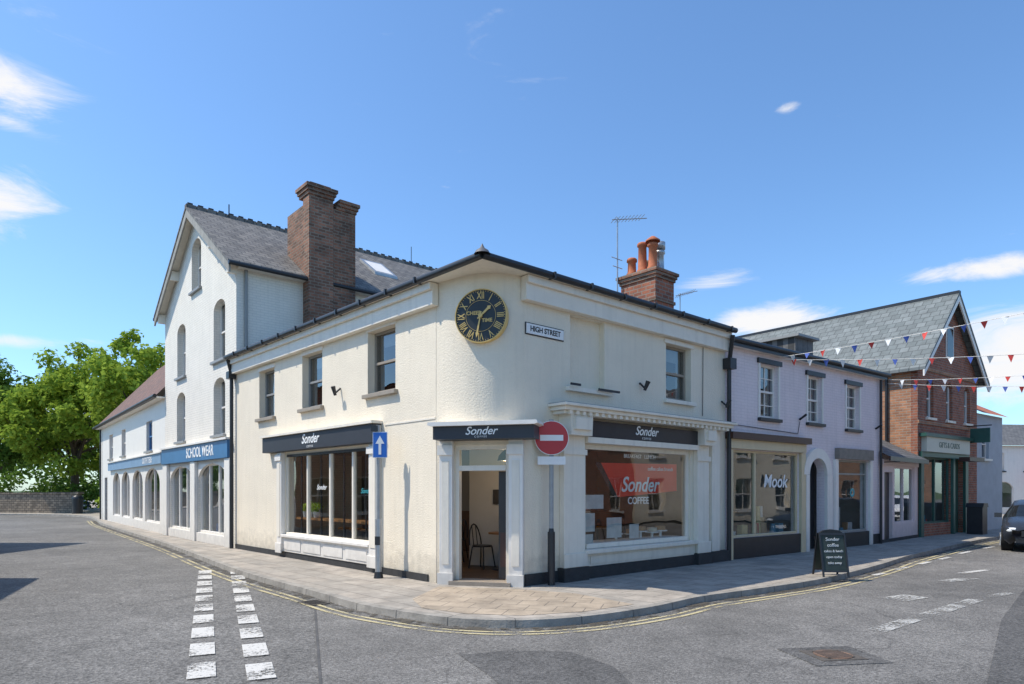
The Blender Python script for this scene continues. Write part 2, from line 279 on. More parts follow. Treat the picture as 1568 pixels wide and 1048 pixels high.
# ------------------------------------------------------------------ ground, road, pavement
def sheet(name,mat,pts,z,parent=None):
    me=bpy.data.meshes.new(name); me.from_pydata([(x,y,z) for x,y in pts],[],[tuple(range(len(pts)))]); me.materials.append(mat); o=bpy.data.objects.new(name,me); COL.objects.link(o)
    if parent: o.parent=parent
    return o
def asphalt(name,base,agg=55,crack=True):
    m=bpy.data.materials.new(name); nt=nodes_of(m); L=nt.links.new; out=N(nt,'ShaderNodeOutputMaterial'); p=N(nt,'ShaderNodeBsdfPrincipled'); L(p.outputs[0],out.inputs[0]); p.inputs['Roughness'].default_value=.85
    tc=N(nt,'ShaderNodeTexCoord'); ob=tc.outputs['Object']
    def noise(s,d=4,r=.6):
        n=N(nt,'ShaderNodeTexNoise'); n.inputs['Scale'].default_value=s; n.inputs['Detail'].default_value=d; n.inputs['Roughness'].default_value=r; L(ob,n.inputs['Vector']); return n.outputs[0]
    def mr(src,a,b,c,d):
        q=N(nt,'ShaderNodeMapRange'); q.inputs[1].default_value=a;q.inputs[2].default_value=b;q.inputs[3].default_value=c;q.inputs[4].default_value=d; L(src,q.inputs[0]); return q.outputs[0]
    def mul(a,b):
        q=N(nt,'ShaderNodeMath',operation='MULTIPLY'); L(a,q.inputs[0]); L(b,q.inputs[1]); return q.outputs[0]
    v=N(nt,'ShaderNodeTexVoronoi'); v.inputs['Scale'].default_value=agg; L(ob,v.inputs['Vector'])
    sv_=N(nt,'ShaderNodeSeparateColor'); L(v.outputs['Color'],sv_.inputs[0])
    f=mul(mul(mr(noise(.3,4),.35,.7,.76,1.15),mr(noise(2.0,6,.75),.35,.7,.78,1.15)),mul(mr(noise(30,3,.7),.3,.7,.70,1.28),mr(sv_.outputs[0],0,1,.55,1.5)))
    if crack:
        wv=N(nt,'ShaderNodeVectorMath',operation='MULTIPLY_ADD'); nn=N(nt,'ShaderNodeTexNoise'); nn.inputs['Scale'].default_value=1.5; L(ob,nn.inputs['Vector']); L(nn.outputs['Color'],wv.inputs[0]); wv.inputs[1].default_value=(.7,.7,0); L(ob,wv.inputs[2])
        c=N(nt,'ShaderNodeTexVoronoi',feature='DISTANCE_TO_EDGE'); c.inputs['Scale'].default_value=.33; L(wv.outputs[0],c.inputs['Vector']); f=mul(f,mr(c.outputs['Distance'],.0,.005,.68,1))
    sc=N(nt,'ShaderNodeVectorMath',operation='SCALE'); sc.inputs[0].default_value=base; L(f,sc.inputs['Scale']); L(sc.outputs[0],p.inputs['Base Color'])
    bp=N(nt,'ShaderNodeBump'); bp.inputs['Strength'].default_value=.8; bp.inputs['Distance'].default_value=.01; L(v.outputs['Distance'],bp.inputs['Height']); L(bp.outputs[0],p.inputs['Normal']); return m
ASPH=asphalt('asphalt',(.165,.157,.146),42); ASPH2=asphalt('asphalt_dark',(.115,.110,.104),60,False); ASPH3=asphalt('asphalt_smooth',(.188,.178,.165),70)
GRASS=mk('grass',(.07,.11,.03),.95,.35,.5,.5,20)
sheet('ground',GRASS,[(-600,-500),(600,-500),(600,900),(-600,900)],-.16)
sheet('road',ASPH,[(-90,-60),(110,-60),(110,90),(-90,90)],-.1)
sheet('road_resurfaced_patch',ASPH3,[(-2.93,9.9),(-1.75,8.9),(-.9,8.35),(0,8.15),(1.1,8.4),(2.1,9.1),(3.1,10.1),(5.7,12.1),(7.3,13.3),(11,16.5),(16,19),(14,12),(9,4),(7.5,-3),(-.9,-3),(-1.60,5.6)],-.096)
TAR=mk('tar_seam',(.085,.082,.08),.7,.3,6)
sheet('road_tar_seam',TAR,[(-2.95,9.9),(-2.92,9.9),(-1.59,5.6),(-.9,-3),(-.93,-3),(-1.62,5.6)],-.0915)
sheet('road_dark_patch',ASPH2,[(-.55,7.0),(-.05,7.2),(.62,7.15),(1.0,6.55),(1.1,5.8),(1.0,5.2),(.2,5.0),(-.2,6.2)],-.092)
sheet('road_dark_patch',ASPH2,[(9.2,11.9),(6.55,8.9),(5.3,7.3),(4.25,5.95),(3.7,4.9),(12,4.5),(14,9)],-.092)
KP=[(-60,47),(-48,46.2),(-37,45.6),(-31.5,44.8),(-27,42),(-23.3,37.2),(-19.64,32.0),(-10.68,20.48),(-5.71,13.77),(-3.24,10.84),(-2.21,9.62),(-1.45,8.98),(-.70,8.52),(.13,8.40),(.99,8.68),(2.01,9.4),(2.89,10.25),(3.97,11.0),(5.49,12.1),(6.98,13.5),(8.34,14.9),(10.6,17.3),(16.4,22.8),(24,29),(34,37),(60,55)]
def catmull(P,k=8):
    out=[]
    for i in range(len(P)-1):
        p0=P[max(i-1,0)];p1=P[i];p2=P[i+1];p3=P[min(i+2,len(P)-1)]
        for j in range(k):
            t=j/k; out.append(tuple(.5*((2*p1[c])+(-p0[c]+p2[c])*t+(2*p0[c]-5*p1[c]+4*p2[c]-p3[c])*t*t+(-p0[c]+3*p1[c]-3*p2[c]+p3[c])*t**3) for c in (0,1)))
    out.append(P[-1]); return out
KC=catmull(KP)
def offs(P,d):
    o=[]
    for i,p in enumerate(P):
        a=P[max(i-1,0)];b=P[min(i+1,len(P)-1)]; tx,ty=b[0]-a[0],b[1]-a[1]; l=math.hypot(tx,ty); o.append((p[0]+ty/l*d,p[1]-tx/l*d))
    return o
def ribbon(name,mat,a,b,z,parent=None):
    n=len(a); me=bpy.data.meshes.new(name); me.from_pydata([(x,y,z) for x,y in a]+[(x,y,z) for x,y in b],[],[(i,i+1,n+i+1,n+i) for i in range(n-1)]); me.materials.append(mat); o=bpy.data.objects.new(name,me); COL.objects.link(o)
    if parent: o.parent=parent
    return o
def paving(name,c1,c2,mort,bw,bh,rot):
    m=bpy.data.materials.new(name); nt=nodes_of(m); L=nt.links.new; out=N(nt,'ShaderNodeOutputMaterial'); p=N(nt,'ShaderNodeBsdfPrincipled'); L(p.outputs[0],out.inputs[0]); p.inputs['Roughness'].default_value=.85
    tc=N(nt,'ShaderNodeTexCoord'); mp=N(nt,'ShaderNodeMapping'); mp.inputs['Rotation'].default_value=(0,0,rot); L(tc.outputs['Object'],mp.inputs[0])
    b=N(nt,'ShaderNodeTexBrick'); b.inputs['Scale'].default_value=1; b.inputs['Brick Width'].default_value=bw; b.inputs['Row Height'].default_value=bh; b.inputs['Mortar Size'].default_value=.007; b.inputs['Color1'].default_value=(*c1,1); b.inputs['Color2'].default_value=(*c2,1); b.inputs['Mortar'].default_value=(*mort,1); L(mp.outputs[0],b.inputs[0])
    n=N(nt,'ShaderNodeTexNoise'); n.inputs['Scale'].default_value=1.8; n.inputs['Detail'].default_value=8; n.inputs['Roughness'].default_value=.75; L(tc.outputs['Object'],n.inputs['Vector'])
    q=N(nt,'ShaderNodeMapRange'); q.inputs[1].default_value=.3;q.inputs[2].default_value=.7;q.inputs[3].default_value=.60;q.inputs[4].default_value=1.25; L(n.outputs[0],q.inputs[0])
    sc=N(nt,'ShaderNodeVectorMath',operation='SCALE'); L(b.outputs[0],sc.inputs[0]); L(q.outputs[0],sc.inputs['Scale']); L(sc.outputs[0],p.inputs['Base Color'])
    bp=N(nt,'ShaderNodeBump',invert=True); bp.inputs['Strength'].default_value=.6; bp.inputs['Distance'].default_value=.006; L(b.outputs['Fac'],bp.inputs['Height']); L(bp.outputs[0],p.inputs['Normal']); return m
PV=paving('concrete_paving',(.40,.35,.295),(.32,.29,.25),(.15,.135,.115),.6,.45,math.radians(47))
PV2=paving('buff_paving',(.43,.345,.255),(.37,.30,.225),(.19,.16,.13),.4,.4,math.radians(15))
KB=mk('kerb_stone',(.31,.285,.25),.85,.35,3,.4,30)
def worn(name,col,thr,sc=22):
    m=bpy.data.materials.new(name); nt=nodes_of(m); L=nt.links.new; out=N(nt,'ShaderNodeOutputMaterial'); p=N(nt,'ShaderNodeBsdfPrincipled'); p.inputs['Roughness'].default_value=.7
    tr=N(nt,'ShaderNodeBsdfTransparent'); mix=N(nt,'ShaderNodeMixShader'); tc=N(nt,'ShaderNodeTexCoord')
    n=N(nt,'ShaderNodeTexNoise'); n.inputs['Scale'].default_value=sc; n.inputs['Detail'].default_value=6; n.inputs['Roughness'].default_value=.8; L(tc.outputs['Object'],n.inputs['Vector'])
    n2=N(nt,'ShaderNodeTexNoise'); n2.inputs['Scale'].default_value=2; n2.inputs['Detail'].default_value=3; L(tc.outputs['Object'],n2.inputs['Vector'])
    a=N(nt,'ShaderNodeMath',operation='MULTIPLY_ADD'); a.inputs[1].default_value=.6; L(n2.outputs[0],a.inputs[0]); L(n.outputs[0],a.inputs[2])
    q=N(nt,'ShaderNodeMapRange'); q.inputs[1].default_value=thr;q.inputs[2].default_value=thr+.1; q.inputs[4].default_value=.92; L(a.outputs[0],q.inputs[0])
    p.inputs['Base Color'].default_value=(*col,1); L(q.outputs[0],mix.inputs[0]); L(tr.outputs[0],mix.inputs[1]); L(p.outputs[0],mix.inputs[2]); L(mix.outputs[0],out.inputs[0]); return m
WMARK=worn('worn_white_marking',(.62,.60,.56),.70); WMARK2=worn('very_worn_white_marking',(.50,.49,.46),.79); YMARK=worn('worn_yellow_marking',(.55,.47,.27),.71)
GDIRT=worn('gutter_dirt',(.09,.078,.06),.76,8)
kin=offs(KC,-.14)
sheet('pavement',PV,kin+[(90,90),(90,140),(-120,140),(-120,47)],0)
kr=Root('kerb')
n=len(KC); me=bpy.data.meshes.new('kerb_top'); me.from_pydata([(x,y,.002) for x,y in kin]+[(x,y,.002) for x,y in KC]+[(x,y,-.12) for x,y in offs(KC,.012)],[],[(i,i+1,n+i+1,n+i) for i in range(n-1)]+[(n+i,n+i+1,2*n+i+1,2*n+i) for i in range(n-1)]); me.materials.append(KB); o=bpy.data.objects.new('kerb_stones',me); COL.objects.link(o); o.parent=kr.e
js=mk('kerb_joint',(.10,.095,.09),.9,0); JV=[];JF=[]; acc_d=0
for i in range(1,len(KC)):
    a,b=KC[i-1],KC[i]; sg=math.dist(a,b); ux,uy=(b[0]-a[0])/sg,(b[1]-a[1])/sg; t=.9-acc_d
    while t<sg:
        px_,py_=a[0]+ux*t,a[1]+uy*t; nx_,ny_=uy,-ux; k0=len(JV)
        for s_ in (-.005,.005): JV+= [(px_+ux*s_-nx_*.14,py_+uy*s_-ny_*.14,.0035),(px_+ux*s_+nx_*.002,py_+uy*s_+ny_*.002,.0035),(px_+ux*s_+nx_*.014,py_+uy*s_+ny_*.014,-.1)]
        JF+=[(k0,k0+1,k0+4,k0+3),(k0+1,k0+2,k0+5,k0+4)]; t+=.9
    acc_d=(acc_d+sg)%.9
me=bpy.data.meshes.new('kerb_joints'); me.from_pydata(JV,[],JF); me.materials.append(js); o=bpy.data.objects.new('kerb_joints',me); COL.objects.link(o); o.parent=kr.e
sub=KC[40:200]
ribbon('gutter_dirt_strip',GDIRT,offs(sub,.015),offs(sub,.2),-.0905)
ym=Root('yellow_line_marking')
for a,b in ((.24,.30),(.38,.44)): ribbon('yellow_line',YMARK,offs(sub,a),offs(sub,b),-.088,ym.e)
sheet('buff_paving_patch',PV2,[(-1.25,11.3),(.1,11.0),(1.0,10.55),(1.75,9.55),(.98,8.98),(.12,8.7),(-.6,8.82),(-1.25,9.25),(-1.5,10.0)],.004)
wm=Root('white_line_marking')
def dash(name,x,y,dx,dy,l,w,mat=None,z=-.086):
    k=math.hypot(dx,dy);dx/=k;dy/=k; px,py=-dy*w/2,dx*w/2
    return sheet(name,mat or WMARK,[(x-px,y-py),(x+dx*l-px,y+dy*l-py),(x+dx*l+px,y+dy*l+py),(x+px,y+py)],z,wm.e)
for (x0,y0) in ((-6.6,14.3),(-5.93,14.3)):
    ex,ey=(-2.87,6.14) if x0<-6.2 else (-2.31,6.14); k=math.hypot(ex-x0,ey-y0)
    ux,uy=(ex-x0)/k,(ey-y0)/k; t=0
    while t<11.5:
        dash('give_way_dash',x0+ux*t,y0+uy*t,ux,uy,.60,.25); t+=.93
for a,b in (((6.95,13.6),(7.4,14.0)),((8.0,14.6),(8.5,15.05)),((9.15,15.65),(9.7,16.15)),((10.3,16.7),(10.9,17.25)),((11.8,18.2),(12.5,18.8)),((13.6,19.8),(14.4,20.5)),((15.5,21.5),(16.3,22.1))):
    dash('bay_dash',a[0]+.35,a[1]-.15,b[0]-a[0],b[1]-a[1],math.dist(a,b),.12)
dash('worn_line',4.5,8.2,2.8,2.3,1.2,.22,WMARK2);dash('worn_line',5.5,9.0,2.8,2.3,2.4,.22,WMARK2)
dash('worn_line',8.2,12.6,1,.55,1.0,.25,WMARK2);dash('worn_line',9.6,12.2,1,.5,1.6,.3,WMARK2);dash('worn_line',8.9,10.9,1,.4,1.4,.2,WMARK2); dash('worn_line',9.3,13.8,1,.6,1.2,.14,WMARK)
dash('worn_line',6.0,10.5,1,.6,.7,.4,WMARK2);dash('worn_line',7.4,10.6,1,.6,1.2,.16,WMARK2);dash('worn_line',10.4,13.4,1,.6,1.8,.16,WMARK)
r=Root('manhole_cover',(3.37,6.98,-.09)); F=Fr(r,(3.37,6.98),(1,.15)); F.box('surround',ASPH2,-.42,.42,-.36,.36,-.1,-.089); F.box('frame',IRON,-.25,.25,-.22,.22,-.095,-.083); F.cyl('lid',mk('rusty_lid',(.20,.12,.08),.8,.4,10,.6,50),(0,0,-.09),(0,0,-.077),.19,n=24)
for i in range(-3,4): F.box('lid_ribs',IRON,-.15,.15,i*.045-.008,i*.045+.008,-.078,-.073)
F.flush()
r=Root('drain_grate',(-3.0,10.2,-.09)); F=Fr(r,(-3.02,10.25),(.68,-.73)); F.box('frame',IRON,-.22,.22,-.2,.12,-.1,-.084)
for i in range(7): F.box('bars',mk('drain_dark',(.01,.01,.01),.9,0),-.18+i*.055,-.155+i*.055,-.17,.09,-.09,-.081)
F.flush()
# ------------------------------------------------------------------ corner cafe building
fL=((-7.74,18.66),(.679,-.734)); fC=((-1.34,11.75),(.969,-.248)); fR=((.21,11.35),(.750,.661))
caf=Root('corner_cafe_building',(-1,13,0))
L_=Fr(caf,*fL); C_=Fr(caf,*fC); R_=Fr(caf,*fR)
H=5.28
BRF=mk('brown_frame',(.33,.28,.22),.6,.1,4)
up=[(7.1,8.12,3.56,4.82),(4.14,5.14,3.53,4.78),(1.62,2.57,3.5,4.74)]
L_.wall('front_wall',CREAM,0,9.42,0,H,[(3.2,7.3,.55,2.56)]+up)
for i,(a,b,c,d) in enumerate(up): L_.sash(a,b,c,d,GREYF if i else BRF,y=.16,sm=BRF); L_.box('window_hood',CREAMT,a-.04,b+.04,-.02,-.002,d,d+.09)
L_.box('cornice_band',CREAMT,-.02,9.5,-.14,-.003,4.88,H-.01); L_.box('cornice_mould',CREAMT,-.02,9.5,-.2,-.141,5.14,H-.01)
R_.box('cornice_band',CREAMT,-.08,6.34,-.14,-.003,4.86,H-.01); R_.box('cornice_mould',CREAMT,-.08,6.34,-.2,-.141,5.14,H-.01)
L_.box('plinth',PLINTH,0,9.2,-.03,-.003,0,.13)
L_.box('string_line',CREAMT,7.75,9.4,-.012,-.002,2.90,2.93)
L_.shopwin(3.2,7.3,.55,2.56,CREAMT,muls=(4.35,5.45,6.45),trans=(),y=.03,room=False)
for m_ in (3.9,4.9,5.95,6.87): L_.box('window_inner_mullion',BLACK,m_-.02,m_+.02,.09,.12,.62,2.5)
L_.box('window_bar_trim',BLACK,3.26,7.24,.012,.028,2.44,2.5)
for a,b in ((2.93,3.2),(7.3,7.62)):
    L_.box('pilasters',WHITEP,a,b,-.10,-.003,.14,2.56); L_.box('pilaster_bases',WHITEP,a-.03,b+.03,-.13,-.101,.10,.34); L_.box('pilaster_panels',CREAMT,a+.06,b-.06,-.115,-.101,.5,2.3)
    L_.box('pilaster_caps',WHITEP,a-.03,b+.03,-.14,-.101,2.36,2.5)
L_.box('fascia',SLATEBLUE,2.3,7.62,-.20,-.101,2.57,2.94); L_.box('fascia_mould',CREAMT,2.26,7.66,-.25,-.003,2.945,3.0); L_.box('fascia_back',SLATEBLUE,2.3,7.62,-.10,-.003,2.57,2.94)
L_.text('fascia_lettering','Sonder',4.95,-.205,2.79,.30,TEXTW,shear=.35,sx=.95,off=.004); L_.text('fascia_sub','C O F F E E',4.95,-.205,2.62,.065,TEXTW)
L_.box('stall_riser',WHITEP,3.2,7.3,-.05,-.003,.14,.50); L_.box('shop_sill',WHITEP,3.2,7.3,-.12,.02,.50,.56)
for i in range(4): x=3.3+i*1.0; L_.box('riser_panels',WHITEP,x,x+.86,-.065,-.051,.2,.44)
L_.box('counter_bar',WOOD,3.35,7.2,.2,.55,.93,.98)
for x,s_ in ((3.9,.3),(4.2,.24),(3.65,.2)):
    L_.cyl('plant_pot',mk('pot_white',(.6,.6,.58),.5,.1,5),(x,.34,.98),(x,.34,1.12),.07,.09)
for x in (4.8,5.3,5.8,6.3,6.8): L_.cyl('bar_stool_seat',WOOD,(x,.75,.72),(x,.75,.76),.16,n=16); L_.cyl('bar_stool_leg',BLACK,(x,.75,.07),(x,.75,.72),.025)
L_.text('window_logo','Sonder',5.0,.055,1.7,.16,TEXTW,shear=.35); L_.text('window_logo','Sonder',6.95,.055,1.62,.15,TEAL,shear=.35)
for F,x,z in ((L_,5.99,3.72),(R_,3.15,3.7),(R_,6.2,3.6)):
    F.cyl('wall_bracket',BLACK,(x,-.01,z+.1),(x,-.14,z-.02),.02); F.cyl('wall_bracket',BLACK,(x,-.13,z-.06),(x+.03,-.2,z+.12),.03,.05)
# chamfer with door
C_.wall('corner_wall',CREAM,0,1.6,0,2.76,[(.36,1.33,0,2.42)])
K=(1.11,-.717); seg=20; pts=[]
for i in range(seg+1):
    t=i/seg; pts.append((2*t*(1-t)*K[0]+t*t*1.6,2*t*(1-t)*K[1]))
v=[(x,y,2.74) for x,y in pts]+[(x,y,H) for x,y in pts]
C_.add('curved_wall',CREAM,v,[(i,i+1,seg+2+i,seg+1+i) for i in range(seg)],True)
C_.poly('curved_wall_underside',CREAM,[(x,y,2.74) for x,y in pts])
C_.box('door_fascia',SLATEBLUE,.10,1.86,-.42,-.003,2.50,2.72)
C_.prism('door_fascia_cornice',WHITEP,[(.02,2.74),(.04,2.79),(1.92,2.79),(1.94,2.74),(1.88,2.722),(.08,2.722)],-.5,.0)
C_.text('door_lettering','Sonder',.95,-.425,2.63,.19,TEXTW,shear=.35,off=.002); C_.text('door_sub','C O F F E E',.95,-.425,2.535,.045,TEXTW)
for a,b in ((.10,.34),(1.35,1.6)):
    C_.box('door_pilasters',WHITEP,a,b,-.12,-.003,0,2.50); C_.box('door_pilaster_bases',WHITEP,a-.02,b+.02,-.16,-.121,0,.2); C_.box('door_pilaster_caps',WHITEP,a-.02,b+.02,-.16,-.121,2.25,2.42)
    C_.box('door_pilaster_panels',CREAMT,a+.06,b-.06,-.135,-.121,.35,2.15)
C_.box('door_frame',CREAMT,.36,.42,.02,.16,0,2.42); C_.box('door_frame',CREAMT,1.27,1.33,.02,.16,0,2.42); C_.box('door_frame',CREAMT,.42,1.27,.02,.16,2.35,2.42); C_.box('door_frame',CREAMT,.42,1.27,.01,.17,1.98,2.07)
C_.pane('transom_glass',GL,.42,1.27,.08,2.07,2.35); C_.box('door_step',mk('stone_step',(.30,.25,.2),.8,.2,5,.3,40),.3,1.4,-.2,.25,0,.07)
C_.box('door_leaf',DARKD,1.10,1.265,.17,.21,.09,1.97); C_.box('door_leaf_panel',MAROON,1.13,1.235,.16,.169,.3,.9)
C_.box('inner_partition',ROOMW,-.1,.98,2.2,2.25,.07,2.7); C_.box('partition_picture',DARKI,.42,.60,2.17,2.195,1.35,1.65); C_.box('partition_picture',mk('poster_warm',(.5,.3,.2),.6,.1,4),.74,.86,2.17,2.195,1.25,1.45)
C_.box('interior_shade_panel',DARKI,.985,1.9,2.4,2.45,.07,2.7)  # added dark panel, painted shade for the dim room beyond the doorway
# clock
cc=(.955,-.40,4.55)
ck=Root('wall_clock',(-.6,11.2,4.55)); K_=Fr(ck,*fC)
def disc(F,name,mat,c,r,y0,y1,n=48,r_in=None):
    pts=[(c[0]+r*math.cos(2*math.pi*i/n),c[2]+r*math.sin(2*math.pi*i/n)) for i in range(n)]
    if r_in is None: F.prism(name,mat,pts,y0,y1)
    else:
        pi=[(c[0]+r_in*math.cos(2*math.pi*i/n),c[2]+r_in*math.sin(2*math.pi*i/n)) for i in range(n)]
        v=[(x,y0,z) for x,z in pts]+[(x,y0,z) for x,z in pi]+[(x,y1,z) for x,z in pts]+[(x,y1,z) for x,z in pi]
        f=[]
        for i in range(n):
            j=(i+1)%n; f+= [(i,j,n+j,n+i),(i,j,2*n+j,2*n+i),(n+i,n+j,3*n+j,3*n+i)]
        F.add(name,mat,v,f)
DIAL=mk('dial_black',(.018,.024,.028),.45,.2,6)
disc(K_,'dial',DIAL,cc,.435,cc[1]-.03,cc[1]+.16); disc(K_,'rim',GOLD,cc,.45,cc[1]-.05,cc[1]+.1,r_in=.436); disc(K_,'minute_ring',GOLD,cc,.262,cc[1]-.036,cc[1]-.031,r_in=.257)
for i,t in enumerate(['XII','I','II','III','IIII','V','VI','VII','VIII','IX','X','XI']):
    th=math.radians(i*30); K_.text('numeral',t,cc[0]+.335*math.sin(th),cc[1]-.036,cc[2]+.335*math.cos(th),.165,GOLD,rot=th,sx=.66,ext=.002,off=.0025)
for i in range(60):
    th=math.radians(i*6); s0,c0=math.sin(th),math.cos(th); w_=.004 if i%5 else .008
    K_.prism('minute_marks',GOLD,[(cc[0]+a*s0+b*c0,cc[2]+a*c0-b*s0) for a,b in ((.408,-w_),(.422,-w_),(.422,w_),(.408,w_))],cc[1]-.036,cc[1]-.031)
def hand(ang,l,w,y):
    th=math.radians(ang); ux,uz=math.sin(th),math.cos(th); nx,nz=uz,-ux
    P=[(-.07,w*.6),(l*.75,w),(l*.8,w*1.9),(l,0.001),(l*.8,-w*1.9),(l*.75,-w),(-.07,-w*.6)]
    K_.prism('hand',GOLD,[(cc[0]+a*ux+b*nx,cc[2]+a*uz+b*nz) for a,b in P],y,y+.006)
hand(48,.24,.02,cc[1]-.05); hand(191,.37,.015,cc[1]-.06); disc(K_,'hub',GOLD,cc,.035,cc[1]-.07,cc[1]-.03,20)
K_.text('dial_lettering','CHEER',cc[0]-.12,cc[1]-.036,cc[2]+.05,.085,GOLD,off=.002); K_.text('dial_lettering','TIME',cc[0]+.11,cc[1]-.036,cc[2]-.08,.085,GOLD,off=.002); K_.flush()
# High street face
R_.wall('front_wall',CREAM,0,6.36,0,H,[(1.5,4.95,.54,2.5),(4.05,4.97,3.56,4.74),(1.13,2.08,3.52,4.84)])
R_.box('blind_window',CREAM,1.13,2.08,.13,.2,3.52,4.84); R_.box('blind_window_sill',CREAMT,1.0,2.2,-.1,-.003,3.44,3.515)
R_.sash(4.05,4.97,3.56,4.74,BRF,y=.14,sm=CREAMT); R_.box('window_hood',CREAMT,3.98,5.05,-.03,-.002,4.745,4.83)
R_.box('bracket_bar',BLACK,1.0,1.25,-.16,-.13,3.53,3.57); R_.box('bracket_bar',BLACK,1.75,2.35,-.16,-.13,3.5,3.54)
R_.tube('wall_cable',BLACK,[(5.4,-.02,3.3),(5.42,-.02,4.84)],.008)
R_.shopwin(1.5,4.95,.54,2.5,CREAMT,y=.04,room=False,fw=.09)
for a,b in ((.85,1.4),(5.05,5.5)):
    R_.box('pilasters',CREAMT,a,b,-.12,-.003,.25,2.62); R_.box('pilaster_bases',CREAMT,a-.03,b+.03,-.16,-.121,.25,.5); R_.box('pilaster_bands',CREAMT,a-.03,b+.03,-.15,-.121,2.28,2.38); R_.box('plinth',PLINTH,a-.05,b+.05,-.18,-.003,0,.248)
    R_.prism('corbels',CREAMT,[(a,2.621),(b,2.621),(b+.02,2.98),(a-.02,2.98)],-.3,-.003); R_.box('corbel_scroll',CREAMT,a+.06,b-.06,-.36,-.301,2.72,2.93)
R_.box('pilasters',CREAMT,5.66,5.98,-.1,-.003,.25,2.98); R_.box('plinth',PLINTH,5.62,6.3,-.14,-.003,0,.248)
R_.box('fascia',BLACK,1.42,5.03,-.14,-.003,2.62,2.93); R_.text('fascia_lettering','Sonder',3.2,-.145,2.81,.25,TEXTW,shear=.35,off=.003); R_.text('fascia_sub','C O F F E E',3.2,-.145,2.67,.06,TEXTW)
R_.box('fascia_bead',CREAMT,1.42,5.03,-.18,-.003,2.51,2.617)
R_.box('cornice',CREAMT,.68,6.05,-.30,-.003,2.982,3.04); R_.box('cornice',CREAMT,.62,6.1,-.38,-.003,3.041,3.11); R_.box('cornice',CREAMT,.56,6.16,-.45,-.003,3.111,3.16); R_.box('cornice_lead',GREYF,.58,6.14,-.42,-.003,3.161,3.175)
x=.75
while x<6.0: R_.box('dentils',CREAMT,x,x+.07,-.36,-.301,2.975,3.038); x+=.17
R_.box('stall_riser',CREAMT,1.4,5.05,-.06,-.003,.22,.46); R_.box('shop_sill',CREAMT,1.4,5.05,-.16,.03,.462,.54); R_.box('plinth',PLINTH,1.4,5.04,-.09,-.003,0,.218)
R_.box('riser_panel',CREAMT,1.6,4.85,-.075,-.061,.27,.41)
R_.box('plinth',PLINTH,0.0,.8,-.03,-.003,0,.2)
R_.poly('red_banner',RED,[(2.1,.13,2.17),(4.62,.13,2.2),(4.62,.13,1.62),(2.62,.13,1.50)]); R_.poly('banner_black_corner',BLACK,[(1.95,.125,2.17),(2.12,.125,2.17),(2.63,.125,1.5),(2.5,.125,1.5)])
R_.text('banner_lettering','Sonder',3.3,.10,1.74,.42,TEXTW,shear=.3,off=.006); R_.text('banner_lettering','COFFEE',3.25,.10,1.42,.2,TEXTW,off=.003); R_.text('banner_lettering','BREAKFAST   LUNCH',3.3,.10,2.32,.11,TEXTW); R_.text('banner_lettering','coffee cakes brunch',4.0,.10,2.08,.11,TEXTW)
for a,b,c,d in ((1.62,2.2,1.28,1.55),(1.62,1.95,.85,1.2),(1.62,1.9,.62,.8),(2.3,2.75,.7,1.1),(3.0,3.3,.66,.95)): R_.box('window_posters',PAPER,a,b,.13,.136,c,d)
for x,h in ((2.9,.2),(3.4,.14),(3.7,.25),(4.1,.16),(4.4,.22)):
    R_.cyl('cake_stand',SIGNWHITE,(x,.4,.63),(x,.4,.66+h*.4),.03); R_.cyl('cake_stand_plate',SIGNWHITE,(x,.4,.66+h*.4),(x,.4,.68+h*.4),.15,n=20); R_.cyl('cake',mk('cake_%d'%int(h*100),random.choice([(.45,.25,.12),(.7,.6,.45),(.3,.12,.07)]),.8,.2,12,.4,20),(x,.4,.685+h*.4),(x,.4,.77+h*.4),.11,n=18)
R_.box('window_shelf',SIGNWHITE,1.6,4.85,.18,.62,.58,.625)
R_.box('street_name_plate',SIGNWHITE,.03,.93,-.03,-.012,4.33,4.5); R_.box('street_name_border',BLACK,.01,.95,-.012,-.003,4.31,4.52); R_.text('street_name','HIGH STREET',.48,-.033,4.415,.13,TEXTK,sx=.95,off=.002)
def toW(f,x,y): (o,d)=f; return (o[0]+d[0]*x-d[1]*y,o[1]+d[1]*x+d[0]*y)
Wf=Fr(caf,(0,0),(1,0))
ov=-.28
P0=toW(fL,0,ov);P2=toW(fR,6.36,ov)
def isect(f1,y1,f2,y2):
    a=Vector(toW(f1,0,y1));b=Vector(toW(f2,0,y2));d1=Vector(f1[1]);d2=Vector(f2[1]); k=d1.x*d2.y-d1.y*d2.x; t=((b.x-a.x)*d2.y-(b.y-a.y)*d2.x)/k; q=a+d1*t; return (q.x,q.y)
P1=isect(fL,ov,fR,ov); I1=isect(fL,.3,fR,.3)
def z3(p,z): return (p[0],p[1],z)
Wf.poly('soffit',CREAMT,[z3(P0,H),z3(P1,H),z3(I1,H),z3(toW(fL,0,.3),H)]); Wf.poly('soffit',CREAMT,[z3(P1,H),z3(P2,H),z3(toW(fR,6.36,.3),H),z3(I1,H)])
R1=isect(fL,4,fR,4);R0=toW(fL,0,4);R2=toW(fR,6.36,4);B1=isect(fL,8,fR,8);B0=toW(fL,0,8);B2=toW(fR,6.36,8)
zr=6.75
for a,b,c,d in ((P0,P1,R1,R0),(P1,P2,R2,R1)): Wf.poly('roof_slates',SLATEX,[z3(a,H+.07),z3(b,H+.07),z3(c,zr),z3(d,zr)])
for a,b,c,d in ((R0,R1,B1,B0),(R1,R2,B2,B1)): Wf.poly('roof_slates_back',SLATEX,[z3(a,zr),z3(b,zr),z3(c,H),z3(d,H)])
Wf.poly('back_wall',CREAM,[z3(B0,0),z3(B1,0),z3(B1,H),z3(B0,H)]);Wf.poly('back_wall',CREAM,[z3(B1,0),z3(B2,0),z3(B2,H),z3(B1,H)])
